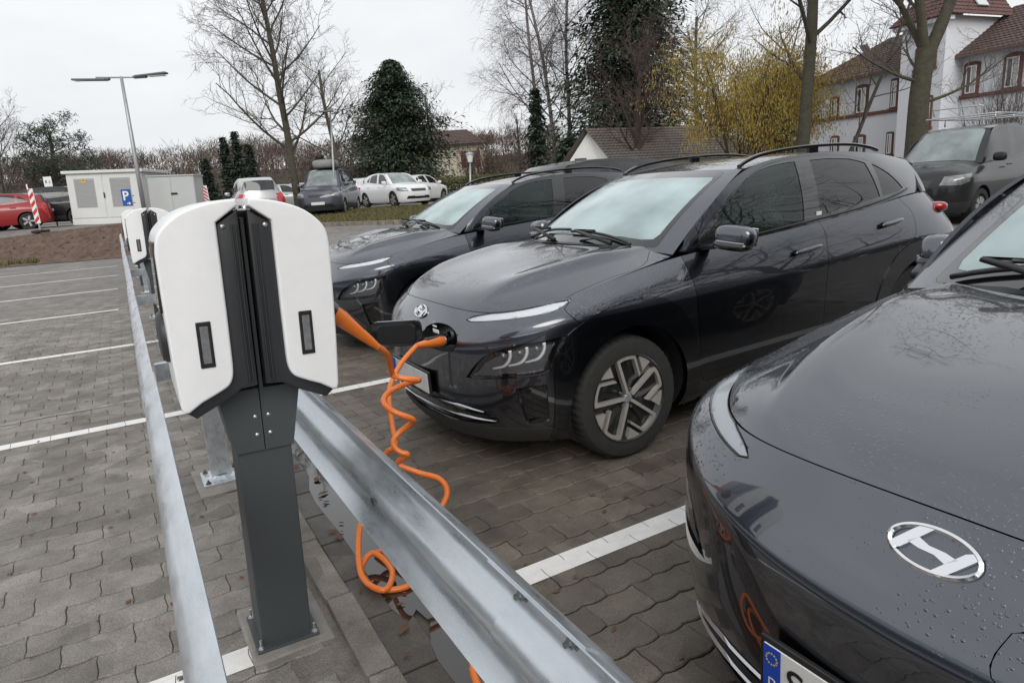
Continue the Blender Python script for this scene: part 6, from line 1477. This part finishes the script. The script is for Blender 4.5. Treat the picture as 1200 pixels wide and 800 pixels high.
for k in range(26000):
    u, v = r.random(), r.random(); p = (C[0]*(1-u)+C[1]*u)*(1-v)+(C[3]*(1-u)+C[2]*u)*v; c = Vector((p.x, p.y, gz(p.x, p.y)+.10)); a = r.uniform(0, 6.28); h = r.uniform(.03, .11); o = Vector((math.cos(a)*.4, math.sin(a)*.4, 1))*h; q = Vector((-math.sin(a), math.cos(a), 0))*.018; k0 = len(B.v); B.v += [tuple(c-q), tuple(c+q), tuple(c+o)]; B.f.append((k0, k0+1, k0+2))
tag(B.build('grass', 'grass_blade'), 'short patchy winter grass on the island', 'grass', kind='stuff')
b = MB()
ke = tag(MB().add([(0, 0, -5), (.01, 0, -5), (0, .01, -5)], [(0, 1, 2)]).build('kerb', 'kerb_concrete'), kind='structure')
for k in range(30):
    a, c = C[0].lerp(C[1], k/30), C[0].lerp(C[1], (k+1)/30); m_ = (a+c)/2; L_ = (c-a).length; an = math.atan2(c.y-a.y, c.x-a.x)
    MB().bbox((m_.x, m_.y, gz(m_.x, m_.y)+.045), (L_-.012, .13, .17), .012, Matrix.Rotation(an, 3, 'Z')).build('kerb_stone', 'kerb_concrete', ke)
# earth bank with clods
def bank(name, pts, seed):
    r = random.Random(seed); C = [Vector((x, y, 0)) for x, y in pts]; n = 46; vs = []
    for j in range(n+1):
        for i in range(2*n+1):
            u, v = i/(2*n), j/n; p = (C[0]*(1-u)+C[1]*u)*(1-v)+(C[3]*(1-u)+C[2]*u)*v; e = min(1, 8*min(v, 1-v), 30*min(u, 1-u))
            vs.append((p.x+r.uniform(-.05, .05), p.y+r.uniform(-.05, .05), gz(p.x, p.y)+.015+e*(.05+r.uniform(-.07, .10))))
    w = 2*n+1; return tag(MB().add(vs, [(j*w+i, j*w+i+1, (j+1)*w+i+1, (j+1)*w+i) for j in range(n) for i in range(2*n)]).build(name, 'soil', None, False), kind='structure')
bank('earth_bank', ((-9.0, 26.5), (1.9, 24.3), (2.6, 30.5), (-9.5, 32.5)), 6)
B = MB(); r = random.Random(8)
for k in range(900):
    c = Vector((r.uniform(-4.6, -2.35), r.uniform(25.6, 26.5), .0)); c.z = gz(c.x, c.y)+.02; a = r.uniform(0, 6.28); h = r.uniform(.06, .2); o = Vector((math.cos(a)*.5, math.sin(a)*.5, 1))*h; q = Vector((-math.sin(a), math.cos(a), 0))*.03; k0 = len(B.v); B.v += [tuple(c-q), tuple(c+q), tuple(c+o)]; B.f.append((k0, k0+1, k0+2))
tag(B.build('grass_tuft', 'grass_blade'), 'green grass tuft at the foot of the earth bank', 'grass', kind='stuff')
# ---- utility cabinets
mat('cabinet_white', (.66, .67, .66), rough=.5, noise=(1.5, .4), col2=(.60, .61, .60)); mat('cabinet_grey', (.50, .52, .51), rough=.55, noise=(1.5, .4), col2=(.46, .48, .47)); mat('vent_grey', (.36, .37, .37), rough=.6); mat('sign_yellow', (.75, .42, .02), rough=.5); mat('sign_blue', (.010, .085, .33), rough=.4); mat('sign_white', (.78, .78, .78), rough=.5); mat('stripe_red', (.52, .03, .025), rough=.45); mat('lamp_body', (.13, .135, .14), rough=.5); mat('pole_grey', (.42, .44, .45), rough=.5, metal=.6, noise=(3, .4), col2=(.34, .36, .37)); mat('lantern', (.72, .73, .70), rough=.4)
def frame_at(pxa, pxb, d, lean=0.):
    a, b_ = at(pxa, 264, d), at(pxb, 264, d); u = b_-a; u.z = 0; L_ = u.length; m_ = (a+b_)/2
    return Vector((m_.x, m_.y, gz(m_.x, m_.y))), math.atan2(u.y, u.x), L_
p, an, L_ = frame_at(86, 174, 28)
k1_ = empty('transformer_kiosk', (p.x, p.y, .96), (R_(-1), R_(1.6), an), 'white transformer kiosk with two vented doors and a yellow warning triangle', 'utility cabinet')
MB().bbox((0, 1.0, .09), (L_, 2.0, .20), .01).build('plinth', 'cabinet_white', k1_); MB().bbox((0, 1.0, 1.12), (L_-.02, 1.98, 1.90), .01).build('housing', 'cabinet_white', k1_); MB().bbox((0, 1.0, 2.13), (L_+.22, 2.2, .12), .02).build('roof', 'cabinet_white', k1_)
for i, x in enumerate((-.27, .24)):
    w_ = L_*.45; dr_ = MB().bbox((x*L_*.93, .0, 1.13), (w_, .03, 1.72), .006).build('door', 'cabinet_white', k1_); vp_ = MB().bbox((x*L_*.93-.04, -.018, 1.28), (w_*.60, .012, 1.18), .003).build('vent_panel', 'vent_grey', dr_)
    for q in range(22): MB().box((x*L_*.93-.04, -.027, .74+q*.05), (w_*.56, .012, .016), Matrix.Rotation(R_(30), 3, 'X')).build('louvre', 'vent_grey', vp_)
MB().bbox((-.02*L_, -.025, 1.18), (.045, .03, .22), .006).build('handle', 'trim_black', k1_)
def xzp(poly, y0, y1): return MB().prism([(x, z) for x, z in poly], -y0, -y1, Matrix(((1, 0, 0, 0), (0, 0, -1, 0), (0, 1, 0, 0), (0, 0, 0, 1))))
wt = xzp([(-.95, 1.70), (-.73, 1.70), (-.84, 1.89)], -.035, -.028).build('warning_sign', 'sign_yellow', k1_); xzp([(-.855, 1.83), (-.825, 1.83), (-.835, 1.79), (-.815, 1.79), (-.85, 1.725), (-.842, 1.77), (-.862, 1.77)], -.0375, -.0355).build('bolt_symbol', 'plate_ink', wt)
p, an, L_ = frame_at(180, 234, 27)
k2_ = empty('switch_cabinet', (p.x, p.y, gz(p.x, p.y)+.0), (R_(-1), R_(1.6), an), 'pale grey two-door switch cabinet right of the transformer kiosk', 'utility cabinet')
hh = at(206, 206, 27).z-p.z; MB().bbox((0, .4, hh/2-.02), (L_, .8, hh), .01).build('housing', 'cabinet_grey', k2_); MB().bbox((0, .4, hh+.0), (L_+.06, .88, .05), .01).build('roof', 'cabinet_grey', k2_)
for sx in (-1, 1): MB().bbox((sx*L_*.248, -.008, hh/2+.05), (L_*.48, .02, hh-.25), .004).build('door', 'cabinet_grey', k2_)
MB().bbox((.10, -.04, hh*.62), (.26, .03, .07), .01).build('handle', 'trim_black', k2_)
# ---- twin-armed street lamp with a parking sign
p = base(166, 25.5); top = at(142, 90, 24.8); lp = empty('street_lamp', p, label='tall twin-headed street lamp carrying a blue parking sign', cat='street lamp'); v = top-p
ln = v.length; MB().tube([(0, 0, 0), v*.5, v], [.085, .075, .055], 14).build('pole', 'pole_grey', lp, True); ar = Vector(CR); ar.z = 0; ar.normalize()
MB().tube([v-ar*.95+Vector((0, 0, .02)), v-Vector((0, 0, .03)), v+ar*.95+Vector((0, 0, -.06))], .03, 8).build('arm', 'pole_grey', lp, True)
for sg, L0, L1 in ((-1, .55, 1.82), (1, .55, 1.72)):
    c = v+ar*sg*(L0+L1)/2+Vector((0, 0, -.02+.02*sg)); an = math.atan2(ar.y, ar.x)
    h_ = MB().bbox(c, (L1-L0, .30, .07), .03, Matrix.Rotation(an, 3, 'Z') @ Matrix.Rotation(R_(-3*sg), 3, 'Y')).build('lamp_head', 'lamp_body', lp, True, 40)
    c2 = v+ar*sg*(L0+.15); MB().bbox((c2.x, c2.y, c2.z-.05), (.5, .18, .10), .03, Matrix.Rotation(an, 3, 'Z')).build('lamp_gear', 'lamp_body', h_, True, 40)
    c3 = v+ar*sg*(L1-.38); MB().bbox((c3.x, c3.y, c3.z-.055-.002*sg), (.62, .24, .015), .005, Matrix.Rotation(an, 3, 'Z')).build('lamp_glass', 'led_frost', h_)
s0 = at(148.5, 231.5, 24.6); sg_ = empty('parking_sign', s0, (0, 0, math.atan2(ar.y, ar.x)), 'blue parking sign with a white P and arrow on the lamp pole', 'sign')
MB().bbox((0, 0, 0), (.36, .02, .60), .008).build('panel', 'sign_blue', sg_)
for nm, px_, dd in (('clamp', .16, .05), ('clamp', .16, -.2)): MB().bbox((px_, .06, dd), (.12, .12, .04), .005).build('clamp', 'pole_grey', sg_)
def letter(txt, size, parent, M_, m_):
    cu = bpy.data.curves.new('letter', 'FONT'); cu.body = txt; cu.size = size; cu.extrude = .001; cu.offset = size*.02; to = bpy.data.objects.new('letter', cu); COL.objects.link(to); bpy.context.view_layer.update()
    me = bpy.data.meshes.new_from_object(to.evaluated_get(bpy.context.evaluated_depsgraph_get())); bpy.data.objects.remove(to); me.materials.clear(); me.materials.append(MATS[m_]); o = link('letter', me, parent); o.matrix_local = M_; return o
UPR = Matrix(((1, 0, 0, 0), (0, 0, -1, 0), (0, 1, 0, 0), (0, 0, 0, 1)))
letter('P', .46, sg_, Matrix.Translation((-.14, -.013, -.09)) @ UPR, 'sign_white'); xzp([(-.02, -.20), (.06, -.20), (.06, -.155), (.13, -.215), (.06, -.275), (.06, -.23), (-.02, -.23)], -.0145, -.0115).build('arrow', 'sign_white', sg_)
# slim lamp in front of the van, old lantern by the hedge
p = base(391, 26.5); t_ = at(387, 131, 26.5)-p; s1 = empty('street_lamp', p, label='slim grey street lamp standing in front of the dark slate van', cat='street lamp'); MB().tube([(0, 0, 0), t_*.5, t_], [.045, .04, .03], 10).build('pole', 'pole_grey', s1, True); MB().bbox(t_-ar*.16+Vector((0, 0, .02)), (.55, .18, .07), .02, Matrix.Rotation(math.atan2(ar.y, ar.x), 3, 'Z')).build('lamp_head', 'lamp_body', s1)
p = base(551, 38); t_ = at(551, 190, 38)-p; s2 = empty('lantern_post', p, label='white lantern on a grey post in front of the cream house', cat='street lamp'); MB().tube([(0, 0, 0), t_], [.07, .055], 10).build('pole', 'pole_grey', s2, True); MB().lathe([(.05, -.05), (.13, 0), (.21, .42), (.24, .44)], 12, Matrix.Translation(t_)).build('lantern', 'lantern', s2, True, 30); MB().lathe([(.27, .43), (.22, .50), (.05, .56), (0, .56)], 12, Matrix.Translation(t_)).build('lantern_cap', 'pole_grey', s2, True, 30)
# ---- red and white warning boards
def board(px, py0, py1, d, label, flip=1):
    w_ = .20; a = at(px, py1, d); h = (at(px, py0, d)-at(px, py1, d)).length; ro = empty('warning_board', (a.x, a.y, a.z), (R_(-3), R_(-4), math.atan2(ar.y, ar.x)), label, 'warning board', 'red and white warning boards')
    MB().bbox((0, 0, h/2), (w_, .03, h), .006).build('panel', 'sign_white', ro); n = 5; sp = h/4.4
    for k in range(-1, n):
        z = k*sp; P = [(-w_/2+.012, z), (w_/2-.012, z+w_*.8*flip), (w_/2-.012, z+w_*.8*flip+sp*.5), (-w_/2+.012, z+sp*.5)]; P = clip(P, .012, h-.012)
        if P: xzp(P, -.019, -.0155).build('stripe', 'stripe_red', ro)
    MB().bbox((0, .02, -.12), (.06, .03, .4), .004).build('stem', 'pole_grey', ro); MB().bbox((0, .02, -.30), (.4, .5, .10), .02).build('foot', 'rubber', ro); MB().bbox((-.08, .0, h+.08), (.05, .03, .2), .01).build('handle', 'sign_white', ro); return ro
board(45, 222, 262, 25.2, 'red and white warning board in front of the black off-roader'); board(243, 218, 236, 27.5, 'small red and white warning board right of the switch cabinet', -1)
a, c = at(235, 221, 27.6), at(244, 220, 27.5); MB().tube([a, c], .03, 6).build('barrier_rail', 'sign_white', [o for o in bpy.data.objects if o.name.startswith('warning_board')][-1]).matrix_parent_inverse = Matrix.Identity(4)
p = at(56, 213, 29); sn = empty('notice_sign', p, (0, 0, math.atan2(ar.y, ar.x)), 'small white notice sign above the black off-roader', 'sign'); MB().bbox((0, 0, 0), (.36, .02, .42), .006).build('panel', 'sign_white', sn); MB().box((-.07, -.013, .0), (.06, .004, .12)).build('symbol', 'sign_blue', sn); MB().box((.08, -.013, -.02), (.06, .004, .12)).build('symbol', 'vent_grey', sn); MB().tube([(0, .03, -1.9), (0, .03, .1)], .03, 8).build('pole', 'pole_grey', sn)
# ---- fallen leaves, twigs and specks on the stones
r = random.Random(77); B = MB()
for k in range(300):
    if k < 34: x, y = r.gauss(.60, .07), r.uniform(1.2, 4.4)
    elif k < 150: x, y = r.uniform(.95, 3.4), r.uniform(1.0, 5.0)
    else: x, y = r.uniform(-2.2, .4), r.uniform(1.5, 9)
    s = r.uniform(.004, .013) if k > 14 else r.uniform(.012, .022); a = r.uniform(0, 6.28); z = gz(x, y)+.0035+(.008 if k < 34 else 0); c, sn = math.cos(a), math.sin(a); P = []
    for t_, w_ in ((-1.6, .08), (-.9, .55), (-.1, .8), (.7, .5), (1.5, .05)): P.append((t_, w_))
    Q = [(u, v, abs(v)*.5) for u, v in P]+[(u, -v, abs(v)*.5) for u, v in reversed(P)]
    B.add([(x+(u*c-v*sn)*s, y+(u*sn+v*c)*s, z+h*s*r.uniform(.2, .8)) for u, v, h in Q], [(0, 1, 8, 9), (1, 2, 7, 8), (2, 3, 6, 7), (3, 4, 5, 6)])
tag(B.build('fallen_leaves', 'dead_leaf'), 'brown fallen leaves scattered over the stones and the gutter', 'leaves', kind='stuff')
# second orange cable coiled by the gutter
cable([Vector((.86, .1, .016)), Vector((.84, .65, .016)), Vector((.80, 1.0, .016)), Vector((.78, 1.35, .016)), Vector((.72, 1.56, .016)), Vector((.66, 1.50, .018)), Vector((.70, 1.36, .02)), Vector((.80, 1.40, .03)), Vector((.78, 1.58, .034)), Vector((.70, 1.60, .06)), Vector((.66, 1.30, .02)), Vector((.64, .9, .015))], 'orange cable lying by the gutter at the lower edge of the picture', ())
